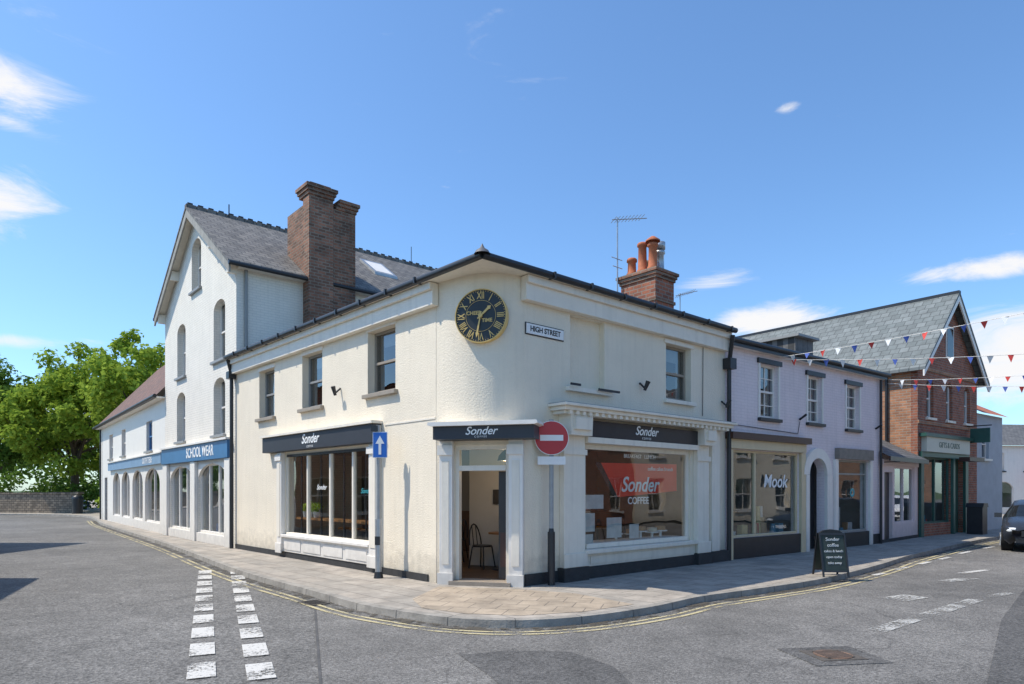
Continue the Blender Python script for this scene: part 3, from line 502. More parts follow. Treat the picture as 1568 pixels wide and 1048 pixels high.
Wf.cyl('gutter',BLACK,z3(P0,H+.04),z3(P1,H+.04),.06);Wf.cyl('gutter',BLACK,z3(P1,H+.04),z3(P2,H+.04),.06)
Wf.lathe('lead_finial',mk('lead',(.12,.12,.13),.6,.2,5),z3(P1,H+.05),[(.13,0),(.10,.05),(.04,.09),(.02,.13),(.0,.17)])
x=.7
while x<9.6: L_.box('gutter_brackets',BLACK,x-.02,x+.02,-.36,-.2,H-.015,H+.09); x+=.95
x=.4
while x<6.3: R_.box('gutter_brackets',BLACK,x-.02,x+.02,-.36,-.2,H-.015,H+.09); x+=.95
# interior
I0=toW(fL,0,.24);In0=toW(fL,0,3.9);In1=isect(fL,3.9,fR,3.9);In2=toW(fR,6.3,3.9);I2=toW(fR,6.3,.24);A=toW(fC,0,.24);B=toW(fC,1.6,.24)
pl=[I0,A,B,I2,In2,In1,In0]
Wf.poly('interior_floor',WOODF,[z3(p,.06) for p in pl]); Wf.poly('interior_ceiling',ROOMW,[z3(p,2.72) for p in pl])
for a,b in ((In0,In1),(In1,In2),(I0,In0),(I2,In2)): Wf.poly('interior_walls',CAFEW,[z3(a,.06),z3(b,.06),z3(b,2.72),z3(a,2.72)])
def table(F,x,y,r=.35):
    F.cyl('table_top',WOOD,(x,y,.77),(x,y,.80),r,n=20); F.cyl('table_leg',BLACK,(x,y,.1),(x,y,.77),.03); F.cyl('table_foot',BLACK,(x,y,.065),(x,y,.10),.22,.2,n=16)
def chair(F,x,y,a=0):
    M=lambda p:(x+p[0]*math.cos(a)-p[1]*math.sin(a),y+p[0]*math.sin(a)+p[1]*math.cos(a),p[2])
    F.cyl('chair_seat',BLACK,M((0,0,.5)),M((0,0,.53)),.2,n=18)
    for sx_ in (-1,1):
        for sy_ in (-1,1): F.cyl('chair_leg',BLACK,M((sx_*.14,sy_*.14,.5)),M((sx_*.19,sy_*.19,.065)),.015,n=8)
    pr=None
    for i in range(9):
        th=math.pi*i/8; q=M((-.19*math.cos(th),.17+.05*math.sin(th),.53+.42*math.sin(th)))
        if pr: F.cyl('chair_back',BLACK,pr,q,.014,n=8)
        pr=q
    for k in (-.06,.06): F.cyl('chair_back',BLACK,M((k,.17,.53)),M((k,.22,.92)),.01,n=6)
for i,(x,y) in enumerate(((.75,1.7),(1.5,3.0))): table(C_,x,y,.28); chair(C_,x-.45,y+.1,1.2); chair(C_,x+.3,y+.1,-1.6)
for x,y in ((4.2,1.9),(5.6,2.0),(6.8,1.9)): table(L_,x,y); chair(L_,x,y+.6,0); chair(L_,x+.6,y,-1.5)
for x,y in ((2.4,1.6),(3.8,1.7)): table(R_,x,y); chair(R_,x,y+.6,0); chair(R_,x+.6,y,-1.5)
LEA=mk('brown_leather',(.12,.06,.035),.45,.2,5)
R_.box('sofa_seat',LEA,1.8,3.2,.8,1.3,.07,.48); R_.box('sofa_back',LEA,1.8,3.2,1.2,1.4,.48,.9); R_.box('sofa_arm',LEA,1.65,1.8,.8,1.4,.07,.7)
R_.box('serving_counter',DWOOD,3.2,5.9,2.6,3.2,.07,1.1); R_.box('coffee_machine',STEEL,4.0,4.7,2.7,3.1,1.1,1.5); R_.box('menu_board',BLACK,3.3,5.6,3.84,3.88,1.6,2.3)
L_.box('back_panelling',DWOOD,.5,6.8,3.83,3.88,.07,1.1)
for F,x,y,e_ in ((L_,5,2.2,12),(R_,3.4,2.2,9),(C_,.95,1.2,9)):
    F.cyl('pendant_cord',BLACK,(x,y,2.72),(x,y,2.4),.008,n=6); F.lathe('pendant_shade',BLACK,(x,y,2.2),[(.16,0),(.13,.1),(.04,.2),(.0,.21)]); F.cyl('pendant_bulb',mk('bulb',(1,.7,.35),.5,0,emit=6.),(x,y,2.2),(x,y,2.27),.04,n=12)
    l=bpy.data.lights.new('pendant_light','POINT'); l.energy=e_; l.color=(1,.8,.58); l.shadow_soft_size=.06; lo=bpy.data.objects.new('pendant_light',l); COL.objects.link(lo); lo.parent=caf.e; lo.matrix_parent_inverse=caf.inv; lo.matrix_basis=F.M@Matrix.Translation((x,y,2.12))
for k in range(5): L_.box('wall_pictures',PAPER if k%2 else DARKI,2.0+k*.9,2.5+k*.9,3.85,3.88,1.4,2.0)
# chimney on high street wing
R_.box('chimney_stack',REDBRICK,4.93,5.65,.92,1.93,5.3,6.55)
for i,e in enumerate((.03,.06,.09)): R_.box('chimney_corbel',OLDBRICK,4.93-e,5.65+e,.92-e,1.93+e,6.551+i*.07,6.619+i*.07)
R_.box('chimney_band',OLDBRICK,4.90,5.68,.89,1.96,6.02,6.09); R_.box('chimney_flaunching',mk('mortar',(.3,.28,.25),.9,.2,5),4.96,5.62,.95,1.9,6.765,6.80)
for j,(x,y,m_,h) in enumerate(((5.1,1.12,TERRA,.62),(5.1,1.42,TERRA,.7),(5.12,1.75,TERRA,.42),(5.48,1.2,STEEL,.55),(5.48,1.6,mk('buff_pot',(.45,.33,.2),.8,.2,6),.4))):
    R_.lathe('chimney_pots',m_,(x,y,6.8),[(.13,0),(.13,.05),(.105,.08),(.095,h-.1),(.125,h-.08),(.125,h-.03),(.10,h),(.07,h),(.07,h-.15)])
R_.lathe('pot_cowl',TERRA,(5.1,1.12,7.45),[(.17,0),(.17,.03),(.05,.12),(0,.13)]); R_.lathe('pot_cowl',STEEL,(5.48,1.2,7.38),[(.0,.0),(.13,.0),(.13,.16),(.0,.2)])
def aerial(F,x,y,z,h,l=.8,dirn=(1,0)):
    F.cyl('aerial_mast',STEEL,(x,y,z),(x,y,z+h),.018,n=6); dx,dy=dirn
    F.cyl('aerial_boom',STEEL,(x-dx*.15,y-dy*.15,z+h-.08),(x+dx*l,y+dy*l,z+h+.12),.012,n=6)
    for i in range(9):
        t=-.1+i*l/8.5; c=(x+dx*t,y+dy*t,z+h-.05+.2*t/l); F.cyl('aerial_elements',STEEL,(c[0]-dy*.13,c[1]+dx*.13,c[2]-.03),(c[0]+dy*.13,c[1]-dx*.13,c[2]+.03),.007,n=5)
aerial(R_,4.82,1.95,5.9,2.3,.85,(.95,-.3)); R_.cyl('aerial_elements',STEEL,(4.6,1.95,7.2),(5.0,1.95,7.2),.01,n=5); R_.cyl('aerial_elements',STEEL,(4.65,1.95,7.0),(5.0,1.95,7.0),.01,n=5)
bev=('pilasters','cornice','pilaster_bases','fascia','door_pilasters','window_sills','shop_sill','shop_window_frame','cornice_band','cornice_mould','stall_riser')
for F in (L_,C_,R_,Wf): F.flush(bev)
# ------------------------------------------------------------------ school wear gabled building
sw=Root('gabled_shop_building',(-9,22,0)); S=Fr(sw,(-12.70,24.34),(.658,-.753)); ZE=8.05; ZA=10.62; WD=7.54
gw=[(5.55,6.6,5.5,7.3),(1.6,2.6,5.5,7.3),(5.55,6.6,3.28,4.98),(1.55,2.55,3.3,4.98)]
S.wall('front_wall',WBRICK,0,WD,0,ZE,[(.7,3.4,.3,2.45),(4.0,6.75,.3,2.45)]+gw)
for a,b,c,d in gw: S.arch('front_wall',WBRICK,a,b,d-.28,d,t=.2); S.sash(a,b,c,d,WHITEP,y=.2,sm=GREYF,nv=1)
gx0,gx1,gz0,gz1=3.3,4.3,8.1,9.75
sl_=(ZA-ZE)/(WD/2)
S.wall('gable_wall',WBRICK,gx0-.001,gx1+.001,ZE+.0,gz1,[(gx0,gx1,gz0,gz1-.001)])
zt=lambda x: ZE+sl_*min(x,WD-x)
S.poly('gable_wall',WBRICK,[(0,0,ZE),(gx0,0,ZE),(gx0,0,zt(gx0))]); S.poly('gable_wall',WBRICK,[(gx1,0,ZE),(WD,0,ZE),(gx1,0,zt(gx1))])
S.poly('gable_wall',WBRICK,[(gx0,0,gz1),(gx1,0,gz1),(gx1,0,zt(gx1)),(WD/2,0,ZA),(gx0,0,zt(gx0))])
S.arch('gable_wall',WBRICK,gx0,gx1,gz1-.35,gz1,t=.2); S.sash(gx0,gx1,gz0,gz1,WHITEP,y=.2,sm=GREYF,nv=1)
DP=13
S.box('side_wall',WBRICK,WD-.2,WD-.002,.22,DP,0,ZE); S.box('side_wall_left',WBRICK,0.002,.2,.22,DP,0,ZE); S.poly('rear_wall',WBRICK,[(0,DP,0),(WD,DP,0),(WD,DP,ZE),(WD/2,DP,ZA),(0,DP,ZE)])
oh=.32; e=.28
for sgn in (0,1):
    X=lambda x: x if sgn==0 else WD-x
    a=(X(-e),ZE-sl_*e+.04); b=(X(WD/2),ZA+.04)
    S.prism('roof_slates',SLATE,[a,b,(b[0],b[1]+.09),(a[0],a[1]+.09)],-oh,DP+.2)
    S.prism('bargeboards',mk('weathered_board',(.34,.32,.28),.7,.2,4,streak=.2),[(a[0],a[1]-.26),(b[0],b[1]-.28),(b[0],b[1]-.003),(a[0],a[1]-.003)],-oh+.02,-oh+.07)
    S.prism('verge_soffit',CREAMT,[(a[0],a[1]-.05),(b[0],b[1]-.05),(b[0],b[1]-.004),(a[0],a[1]-.004)],-oh+.071,-.002)
    for t in (.0,.45): x=X(.02+t*WD/2); S.box('verge_brackets',CREAMT,x-.07,x+.07,-oh+.08,-.002,zt(.02+t*WD/2)-.36,zt(.02+t*WD/2)-.05)
y=-oh
while y<DP:
    S.box('ridge_tiles',SLATE,WD/2-.1,WD/2+.1,y,y+.3,ZA+.06,ZA+.17); S.prism('ridge_crest',SLATE,[(WD/2-.02,ZA+.17),(WD/2+.02,ZA+.17),(WD/2+.02,ZA+.25),(WD/2-.02,ZA+.25)],y+.06,y+.22); y+=.32
S.cyl('gutter',BLACK,(WD+e+.05,-oh,ZE-sl_*e+.03),(WD+e+.05,DP,ZE-sl_*e+.03),.06); S.cyl('downpipe',GREYF,(WD+.06,.25,5.2),(WD+.06,.25,ZE-.2),.045)
S.cyl('gutter',BLACK,(-e-.05,-oh,ZE-sl_*e+.03),(-e-.05,DP,ZE-sl_*e+.03),.06)
S.box('eaves_board',CREAMT,WD+.0,WD+.25,.0,DP,ZE-.2,ZE-.15)
S.box('lead_flashing',mk('lead',(.12,.12,.13)),WD,WD+.05,.3,DP,5.6,5.68)
S.box('chimney_stack',OLDBRICK,WD,WD+.42,1.95,2.72,4.8,10.4); S.box('chimney_stack',OLDBRICK,WD,WD+.34,2.721,3.5,4.8,10.2)
for i,ee in enumerate((.03,.07,.11)):
    S.box('chimney_corbel',OLDBRICK,WD-.2-ee,WD+.42+ee,1.95-ee,2.72+ee,10.401+i*.1,10.499+i*.1); S.box('chimney_corbel',OLDBRICK,WD-.2-ee,WD+.34+ee,2.85+i*.04,3.5+ee,10.201+i*.1,10.299+i*.1)
S.box('chimney_top',OLDBRICK,WD-.2,WD+.4,2.0,2.65,10.7,10.78)
S.box('chimney_rear',OLDBRICK,WD-1.2,WD-.002,1.97,3.45,7.9,10.2)
S.box('chimney_side_stack',OLDBRICK,WD,WD+.3,3.501,4.9,4.8,7.1); S.box('side_stack_cap',mk('lead',(.12,.12,.13)),WD,WD+.36,3.501,4.96,7.101,7.2)
def slope(x,y,off): return (x,y,ZA+.13-(x-WD/2)*sl_+off)
S.add('skylight_frame',STEEL,[slope(5.0,5.2,.0),slope(6.1,5.2,.0),slope(6.1,6.1,.0),slope(5.0,6.1,.0),slope(5.0,5.2,.09),slope(6.1,5.2,.09),slope(6.1,6.1,.09),slope(5.0,6.1,.09)],[(4,5,6,7),(0,1,5,4),(1,2,6,5),(2,3,7,6),(3,0,4,7)])
S.poly('skylight_blind',WHITEP,[slope(5.12,5.3,.095),slope(6.0,5.3,.095),slope(6.0,6.0,.095),slope(5.12,6.0,.095)])
S.cyl('vent_pipe',BLACK,(WD/2+.1,1.0,ZA),(WD/2+.1,1.0,ZA+.5),.02,n=6); S.cyl('vent_pipe',BLACK,(WD/2+.1,8.1,ZA),(WD/2+.1,8.1,ZA+.8),.015,n=6)
S.box('fascia',BLUEF,.05,7.2,-.14,-.003,2.56,3.08); S.box('fascia_mould',WHITEP,.0,7.25,-.2,-.003,3.081,3.14); S.text('fascia_lettering','SCHOOL WEAR',4.6,-.145,2.82,.46,TEXTW,sx=.85,ext=.005,off=.006)
for a,b in ((0.05,.6),(3.45,3.95),(6.8,7.25)): S.box('pilasters',WHITEP,a,b,-.1,-.003,0,2.55)
for a,b in ((.7,3.4),(4.0,6.75)):
    S.arch('arch_heads',WHITEP,a,b,1.95,2.45,t=.1,y=.0); S.shopwin(a,b,.3,2.45,WHITEP,muls=(a+(b-a)*.33,a+(b-a)*.66),y=.08,goods=7,roommat=mk('blue_room',(.20,.24,.29),.9,.1,2),pal=[(.06,.22,.5),(.08,.12,.3),(.6,.6,.6)])
S.box('stall_riser',WHITEP,.6,6.8,-.05,-.003,0,.29)
S.cyl('downpipe',BLACK,(7.45,-.1,0),(7.45,-.1,4.9),.05); S.cyl('downpipe',BLACK,(7.45,-.1,4.9),(7.6,-.25,5.25),.05); S.box('rain_hopper',BLACK,7.35,7.58,-.22,-.02,4.75,4.95)
S.flush(bev)
# ------------------------------------------------------------------ low white shop (far left)
lw=Root('low_white_shop_building',(-18,32,0)); E=Fr(lw,(-23.06,37.33),(.624,-.781))
fw_=[(3.0,4.2,3.25,4.5),(6.9,8.0,3.25,4.5),(13.0,14.2,3.2,4.4)]
ar=[(4.2,6.4),(6.9,9.1),(9.8,12.2),(12.7,15.6)]
E.wall('front_wall',WHITEP,0,16.6,0,5.15,fw_+[(a,b,.35,2.5) for a,b in ar]+[(1.3,2.3,0,2.3)])
for i,(a,b,c,d) in enumerate(fw_): E.sash(a,b,c,d,WHITEP if i<2 else mk('blue_window',(.10,.25,.5),.5,.1,4),sm=GREYF,nv=1)
for a,b in ar: E.arch('arch_heads',WHITEP,a,b,1.9,2.5,t=.1); E.shopwin(a,b,.35,2.5,WHITEP,muls=((a+b)/2,),y=.09,goods=5)
E.box('door',DARKD,1.3,2.3,.1,.15,0,2.3)
E.box('fascia',PALEBLUE,3.4,16.4,-.12,-.003,2.62,3.0); E.text('fascia_lettering','OUTFITTERS',13.8,-.125,2.8,.34,TEXTW,off=.004); E.box('fascia_mould',WHITEP,3.3,16.5,-.17,-.003,3.001,3.05)
for s0,s1 in ((-.3,2.9),(6.1,2.9)): E.poly('roof_tiles',TILE,[(-.3,s0,5.1),(16.6,s0,5.1),(16.6,s1,8.75),(-.3,s1,8.75)])
E.poly('left_gable',WHITEP,[(0,.0,0),(0,5.8,0),(0,5.8,5.15),(0,2.9,8.65),(0,0,5.15)]); E.cyl('gutter',BLACK,(-.3,-.33,5.08),(16.5,-.33,5.08),.07); E.box('soffit',CREAMT,0,16.6,-.28,-.003,5.0,5.05)
E.cyl('downpipe',BLACK,(.3,-.08,0),(.3,-.08,5.0),.04); E.flush()
# ------------------------------------------------------------------ lilac terrace (two shops)
lt=Root('lilac_terrace_building',(8,18,0)); Q=Fr(lt,(4.98,15.55),(.791,.612)); ZQ=5.1
qw=[(1.44,2.26,3.43,4.78),(3.72,4.46,3.45,4.72),(5.87,6.65,3.4,4.68)]
Q.wall('front_wall',LILAC,0,8.05,0,ZQ,[(.22,3.28,.5,2.6),(3.68,4.62,0,2.5),(5.28,7.2,.42,2.5)]+qw)
for a,b,c,d in qw: Q.sash(a,b,c,d,WHITEP,y=.1,nv=1,nh=1,sm=BLACK); Q.box('lintels',BLACK,a-.12,b+.12,-.06,-.003,d,d+.12); Q.box('window_surround',WHITEP,a-.07,a-.002,-.03,-.003,c,d); Q.box('window_surround',WHITEP,b+.002,b+.07,-.03,-.003,c,d)
Q.cyl('gutter',BLACK,(0,-.2,ZQ+.05),(8.2,-.2,ZQ+.05),.06); Q.box('soffit',WHITEP,0,8.05,-.16,-.003,ZQ-.08,ZQ-.01); Q.box('eaves_board',BLACK,0,8.1,-.18,-.161,ZQ-.09,ZQ+.03)
Q.poly('roof_slates',SLATEX,[(0,-.2,ZQ+.06),(8.2,-.2,ZQ+.06),(8.2,4,ZQ+1.35),(0,4,ZQ+1.35)]); Q.poly('roof_slates',SLATEX,[(0,8.2,ZQ+.0),(8.2,8.2,ZQ+.0),(8.2,4,ZQ+1.35),(0,4,ZQ+1.35)])
Q.poly('right_side_wall',LILAC,[(8.05,.22,0),(8.05,8,0),(8.05,8,ZQ),(8.05,4,ZQ+1.33),(8.05,.22,ZQ+.1)])
Q.cyl('downpipe',BLACK,(.02,-.1,0),(.02,-.1,4.6),.05); Q.cyl('downpipe',BLACK,(.02,-.1,4.6),(-.1,-.28,5.2),.05); Q.box('rain_hopper',BLACK,-.1,.14,-.22,-.01,4.45,4.7)
Q.cyl('downpipe',BLACK,(7.9,-.08,0),(7.9,-.08,5.0),.04); Q.tube('wall_cable',BLACK,[(.1,-.02,3.2),(3.2,-.02,3.12),(3.3,-.02,3.45)],.008)
Q.box('shop_fascia',YELP,.05,3.45,-.12,-.003,2.62,2.84); Q.box('shop_cornice',MAROON,.0,3.55,-.22,-.003,2.841,3.0)
for a,b in ((0.1,.218),(3.282,3.5)): Q.box('shop_pilasters',YELP,a,b,-.08,-.003,.0,2.61)
Q.shopwin(.22,3.28,.5,2.6,YELP,muls=(1.3,),y=.04,goods=16,depth=2.2,pal=[(.75,.6,.3),(.5,.35,.2),(.65,.12,.1),(.8,.77,.7),(.15,.35,.45)]); Q.box('stall_riser',BLACK,.22,3.28,-.06,-.003,0,.498)
Q.text('window_lettering','Mook',2.2,.03,1.85,.46,TEXTW,shear=.2,ext=.002,off=.006)
Q.arch('front_wall',LILAC,3.68,4.62,2.05,2.5,t=.2); Q.box('arch_door',BLACK,3.68,4.62,.3,.35,0,2.5)
c0=4.15
for i in range(14):
    t0=math.pi*i/14;t1=math.pi*(i+1)/14
    P=[(c0-.47*math.cos(t0),2.05+.45*math.sin(t0)),(c0-.47*math.cos(t1),2.05+.45*math.sin(t1)),(c0-.75*math.cos(t1),2.05+.72*math.sin(t1)),(c0-.75*math.cos(t0),2.05+.72*math.sin(t0))]
    Q.prism('arch_surround',WHITEP,P,-.09,-.003)
for a,b in ((3.51,3.68),(4.62,4.9)): Q.box('arch_pilasters',WHITEP,a,b,-.09,-.003,.0,2.045)
GREYW=mk('grey_green_paint',(.30,.30,.27),.5,.08,5)
Q.box('shop_fascia',mk('oak_fascia',(.22,.19,.16),.6,.2,6),5.2,7.3,-.14,-.003,2.52,2.82); Q.box('shop_pilasters',WHITEP,5.1,5.27,-.08,-.003,.0,2.5);Q.box('shop_pilasters',WHITEP,7.21,7.38,-.08,-.003,.0,2.5)
Q.shopwin(5.28,7.2,.42,2.5,GREYW,trans=(2.1,),y=.04,goods=12,depth=1.8,pal=[(.15,.35,.2),(.6,.6,.5),(.45,.25,.12)]); Q.box('stall_riser',BLACK,5.28,7.2,-.05,-.003,0,.418)
Q.box('plinth',PLINTH,7.4,8.05,-.03,-.003,0,.3); Q.text('window_lettering','o',6.3,.03,1.6,.5,TEAL,off=.01)
for x in (3.3,7.7): Q.cyl('wall_bracket',BLACK,(x,-.01,3.5),(x,-.2,3.62),.03)
aerial(Q,3.2,3.8,6.2,1.5,.6,(.9,-.4)); aerial(Q,1.2,4,6.3,1.2,.5,(.9,-.4))
Q.box('dormer',SLATEX,4.9,5.9,1.0,3.0,5.5,6.1); Q.box('dormer_roof',GREYF,4.8,6.0,.85,3.2,6.101,6.17)
Q.flush(bev)
# ------------------------------------------------------------------ small pink lean-to shop
ps=Root('small_pink_shop',(12.6,21.8,0)); T=Fr(ps,(11.35,20.48),(.729,.685))
T.wall('front_wall',PINK,.06,3.69,0,2.75,[(.35,1.1,0,2.2),(1.3,3.35,.55,2.4)]); T.box('door',DARKD,.35,1.1,.1,.14,0,2.2); T.shopwin(1.3,3.35,.55,2.4,PINK,muls=(2.3,),goods=8,y=.05)
T.poly('lean_to_roof',SLATEX,[(-.1,-.3,2.66),(3.8,-.3,2.66),(3.0,2.2,4.1),(-.1,2.2,4.1)]); T.poly('lean_to_hip',SLATEX,[(3.8,-.3,2.66),(3.8,2.2,2.66),(3.0,2.2,4.1)]); T.box('eaves_board',MAROON,-.1,3.78,-.32,-.27,2.53,2.67); T.box('fascia',PINK,.1,3.6,-.06,-.003,2.42,2.6)
T.box('plinth',PLINTH,.1,3.6,-.03,-.003,0,.1); T.cyl('hanging_basket_arm',BLACK,(.15,0,2.5),(.15,-.5,2.5),.015); T.flush()
# ------------------------------------------------------------------ red brick gabled shop
bk=Root('brick_gabled_shop',(16,26,0)); G_=Fr(bk,(14.04,23.01),(.793,.610)); gw2=5.6; ze=6.0; za=8.8; s2=(za-ze)/(gw2/2)
bw=[(.75,1.35,4.2,5.6),(2.5,3.1,4.2,5.6),(4.25,4.85,4.2,5.6)]
G_.wall('front_wall',REDBRICK,0,gw2,0,ze,bw+[(.3,2.9,.45,2.8),(3.1,4.1,0,2.8)])
for a,b,c,d in bw: G_.arch('front_wall',REDBRICK,a,b,d-.25,d); G_.sash(a,b,c,d,WHITEP,sm=CREAMT,nv=1)
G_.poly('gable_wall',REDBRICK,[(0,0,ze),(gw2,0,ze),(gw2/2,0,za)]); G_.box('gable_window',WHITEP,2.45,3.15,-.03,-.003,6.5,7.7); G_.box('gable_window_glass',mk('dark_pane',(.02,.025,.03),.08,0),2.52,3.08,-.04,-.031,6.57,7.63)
G_.box('brick_string_course',ORBRICK,0,gw2,-.04,-.003,5.85,5.98); G_.box('brick_string_course',ORBRICK,0,gw2,-.04,-.003,3.95,4.07)
G_.box('side_wall',ORBRICK,.002,.2,.22,11.5,0,ze); G_.box('side_wall_right',REDBRICK,gw2-.2,gw2-.002,.22,11.5,0,ze)
for sgn in (0,1):
    X=lambda x: x if sgn==0 else gw2-x
    a=(X(-.3),ze-s2*.3+.04); b=(X(gw2/2),za+.04); G_.prism('roof_slates',SLATEB,[a,b,(b[0],b[1]+.1),(a[0],a[1]+.1)],-.35,11.5)
    G_.prism('bargeboards',WHITEP,[(a[0],a[1]-.22),(b[0],b[1]-.26),(b[0],b[1]-.003),(a[0],a[1]-.003)],-.33,-.28)
G_.box('ridge_tiles',BLACK,gw2/2-.09,gw2/2+.09,-.35,11.5,za+.06,za+.17)
G_.box('shop_fascia',mk('cream_sign',(.62,.62,.52),.5,.05,3),.3,4.3,-.18,-.003,2.98,3.5); G_.box('shop_surround',GREENF,.1,4.5,-.24,-.003,3.501,3.62); G_.box('shop_surround',GREENF,.1,4.5,-.1,-.003,2.8,2.979); G_.text('fascia_lettering','GIFTS & CARDS',2.3,-.185,3.24,.28,GREENF)
for a,b in ((.05,.28),(2.92,3.08),(4.12,4.4)): G_.box('shop_pilasters',GREENF,a,b,-.1,-.003,0,2.8)
G_.shopwin(.3,2.9,.45,2.8,GREENF,muls=(1.6,),goods=16,depth=1.6,pal=[(.5,.1,.35),(.1,.4,.5),(.7,.6,.1),(.7,.7,.7),(.6,.1,.1)]); G_.box('door',GREENF,3.1,4.1,.15,.2,0,2.8); G_.box('door_canopy',MAROON,3.0,4.5,-.6,-.25,2.7,2.85)
G_.cyl('downpipe',BLACK,(-.05,1.0,2.8),(-.05,1.0,5.7),.05); G_.cyl('hanging_sign_arm',BLACK,(4.6,0,4.1),(4.6,-.8,4.1),.02); G_.box('hanging_sign',GREENF,4.57,4.63,-.75,-.1,3.45,4.0)
PB=mk('blue_grey_render',(.42,.46,.50),.8,.1,2)
G_.wall('annex_front',PB,gw2,8.6,0,4.7,[(6.2,7.0,2.9,4.1)],y=.02); G_.sash(6.2,7.0,2.9,4.1,WHITEP,y=.12); G_.poly('annex_roof',mk('red_tile',(.45,.15,.08),.8,.3,4),[(gw2,-.2,4.7),(8.7,-.2,4.7),(8.7,2.5,6.2),(gw2,2.5,6.2)])
G_.flush()
# ------------------------------------------------------------------ distant white terrace
dt=Root('distant_white_house',(36,46,0)); D=Fr(dt,(31.2,44.5),(.96,.1))
D.wall('front_wall',WHITEP,0,12,0,4.6,[(1+2.4*i,1.9+2.4*i,2.9,4.1) for i in range(4)]+[(.9+3.6*i,2.6+3.6*i,.4,2.2) for i in range(3)])
for i in range(4): D.sash(1+2.4*i,1.9+2.4*i,2.9,4.1,WHITEP,nv=1,nh=1,sm=BLACK)
for i in range(3): D.arch('front_wall',WHITEP,.9+3.6*i,2.6+3.6*i,1.6,2.2); D.shopwin(.9+3.6*i,2.6+3.6*i,.4,2.2,WHITEP,muls=(1.75+3.6*i,))
D.poly('roof',SLATEX,[(-.3,-.3,4.6),(12.3,-.3,4.6),(12.3,3.5,6.4),(-.3,3.5,6.4)]); D.poly('side',WHITEP,[(0,0,0),(0,7,0),(0,7,4.6),(0,3.5,6.3),(0,0,4.6)]); D.box('red_awning',RED,4.2,9,-.9,-.05,2.3,2.7); D.flush()
# ------------------------------------------------------------------ houses across the streets (outside the frame; seen in reflections and shadows)
def house(name,o,d,w_,dep,h,rh,mat,ridge='x',nwin=3):
    r=Root(name,(o[0],o[1],0)); F=Fr(r,o,d); ops=[(w_*(i+.3)/nwin,w_*(i+.7)/nwin,a,b) for i in range(nwin) for a,b in ((.6,2.2),(h*.58,h*.58+1.3))]
    F.wall('front_wall',mat,0,w_,0,h,ops)
    for a,b,c,dd in ops: F.sash(a,b,c,dd,WHITEP,nv=1,curt=False)
    F.box('side_wall',mat,0,.2,.22,dep,0,h);F.box('side_wall',mat,w_-.2,w_,.22,dep,0,h);F.box('rear_wall',mat,.2,w_-.2,dep-.2,dep,0,h)
    if ridge=='x':
        for a,b in ((-.3,dep/2),(dep+.3,dep/2)): F.poly('roof',SLATEX,[(-.2,a,h),(w_+.2,a,h),(w_+.2,b,h+rh),(-.2,b,h+rh)])
        for x in (0,w_): F.poly('gable',mat,[(x,0,h),(x,dep,h),(x,dep/2,h+rh)])
    else:
        for a,b in ((-.3,w_/2),(w_+.3,w_/2)): F.poly('roof',SLATEX,[(a,-.2,h),(a,dep+.2,h),(b,dep+.2,h+rh),(b,-.2,h+rh)])
        for y in (0,dep): F.poly('gable',mat,[(0,y,h),(w_,y,h),(w_/2,y,h+rh)])
    F.flush()
house('offscreen_brick_house',(-18.2,15.2),(0,1),6.2,8,6.1,.6,REDBRICK,'x',3)
house('offscreen_brick_house',(-11.8,6.3),(0,1),6.4,7,3.4,2.5,ORBRICK,'y',3)  # unseen house, gable added and shaped to cast a triangular shadow on the road
house('rendered_house',(-19,-8),(0,1),13,8,6,2.4,CREAM,'x',4)
house('brick_terrace_house',(22,14.5),(-9,-8.5),12.4,8,6.4,2.2,REDBRICK,'x',5)
house('rendered_terrace_house',(31.2,23.2),(-9,-8.5),12.5,8,5.8,2.2,CREAM,'x',4)
house('brick_terrace_house',(40.5,32),(-9,-8.5),12.6,8,6.8,2.2,ORBRICK,'x',4)
# ------------------------------------------------------------------ traffic signs
def no_entry():
    r=Root('no_entry_sign',(.68,11.5,0)); F=Fr(r,(.68,11.5),(1,.03))
    F.cyl('pole',POLE,(0,0,.9),(0,0,2.86),.04,n=16); F.cyl('pole_base',BLACK,(0,0,0),(0,0,.92),.065,n=16); F.cyl('pole_collar',BLACK,(0,0,.92),(0,0,.98),.05,.04,n=16)
    c=(0,0,2.54); disc(F,'plate_back',STEEL,c,.295,-.062,-.05); disc(F,'red_disc',SIGNRED,c,.285,-.067,-.0625); disc(F,'rim',SIGNWHITE,c,.295,-.0675,-.0625,r_in=.286)
    F.box('white_bar',SIGNWHITE,-.2,.2,-.071,-.0675,2.49,2.59); F.box('sub_plate',SIGNWHITE,-.24,.24,-.06,-.045,2.08,2.22)
    F.box('clips',STEEL,-.05,.05,-.05,-.03,2.4,2.43);F.box('clips',STEEL,-.05,.05,-.05,-.03,2.65,2.68); F.box('clips',STEEL,-.05,.05,-.045,-.03,2.14,2.17); F.flush()
no_entry()
r=Root('one_way_sign',(-2.49,12.4,0)); F=Fr(r,(-2.49,12.4),(1,-.12))
F.cyl('pole',POLE,(0,0,0),(0,0,2.85),.045,n=16); F.cyl('pole_base',STEEL,(0,0,0),(0,0,1.1),.06,n=16); F.cyl('pole_foot',BLACK,(0,0,0),(0,0,.12),.09,.07,n=16); F.box('number_plate_tag',BLACK,-.05,.05,-.066,-.06,.62,.78)
F.box('plate',SIGNWHITE,-.09,.19,-.065,-.05,2.24,2.72); F.box('blue_face',SIGNBLUE,-.08,.18,-.069,-.0655,2.25,2.71)
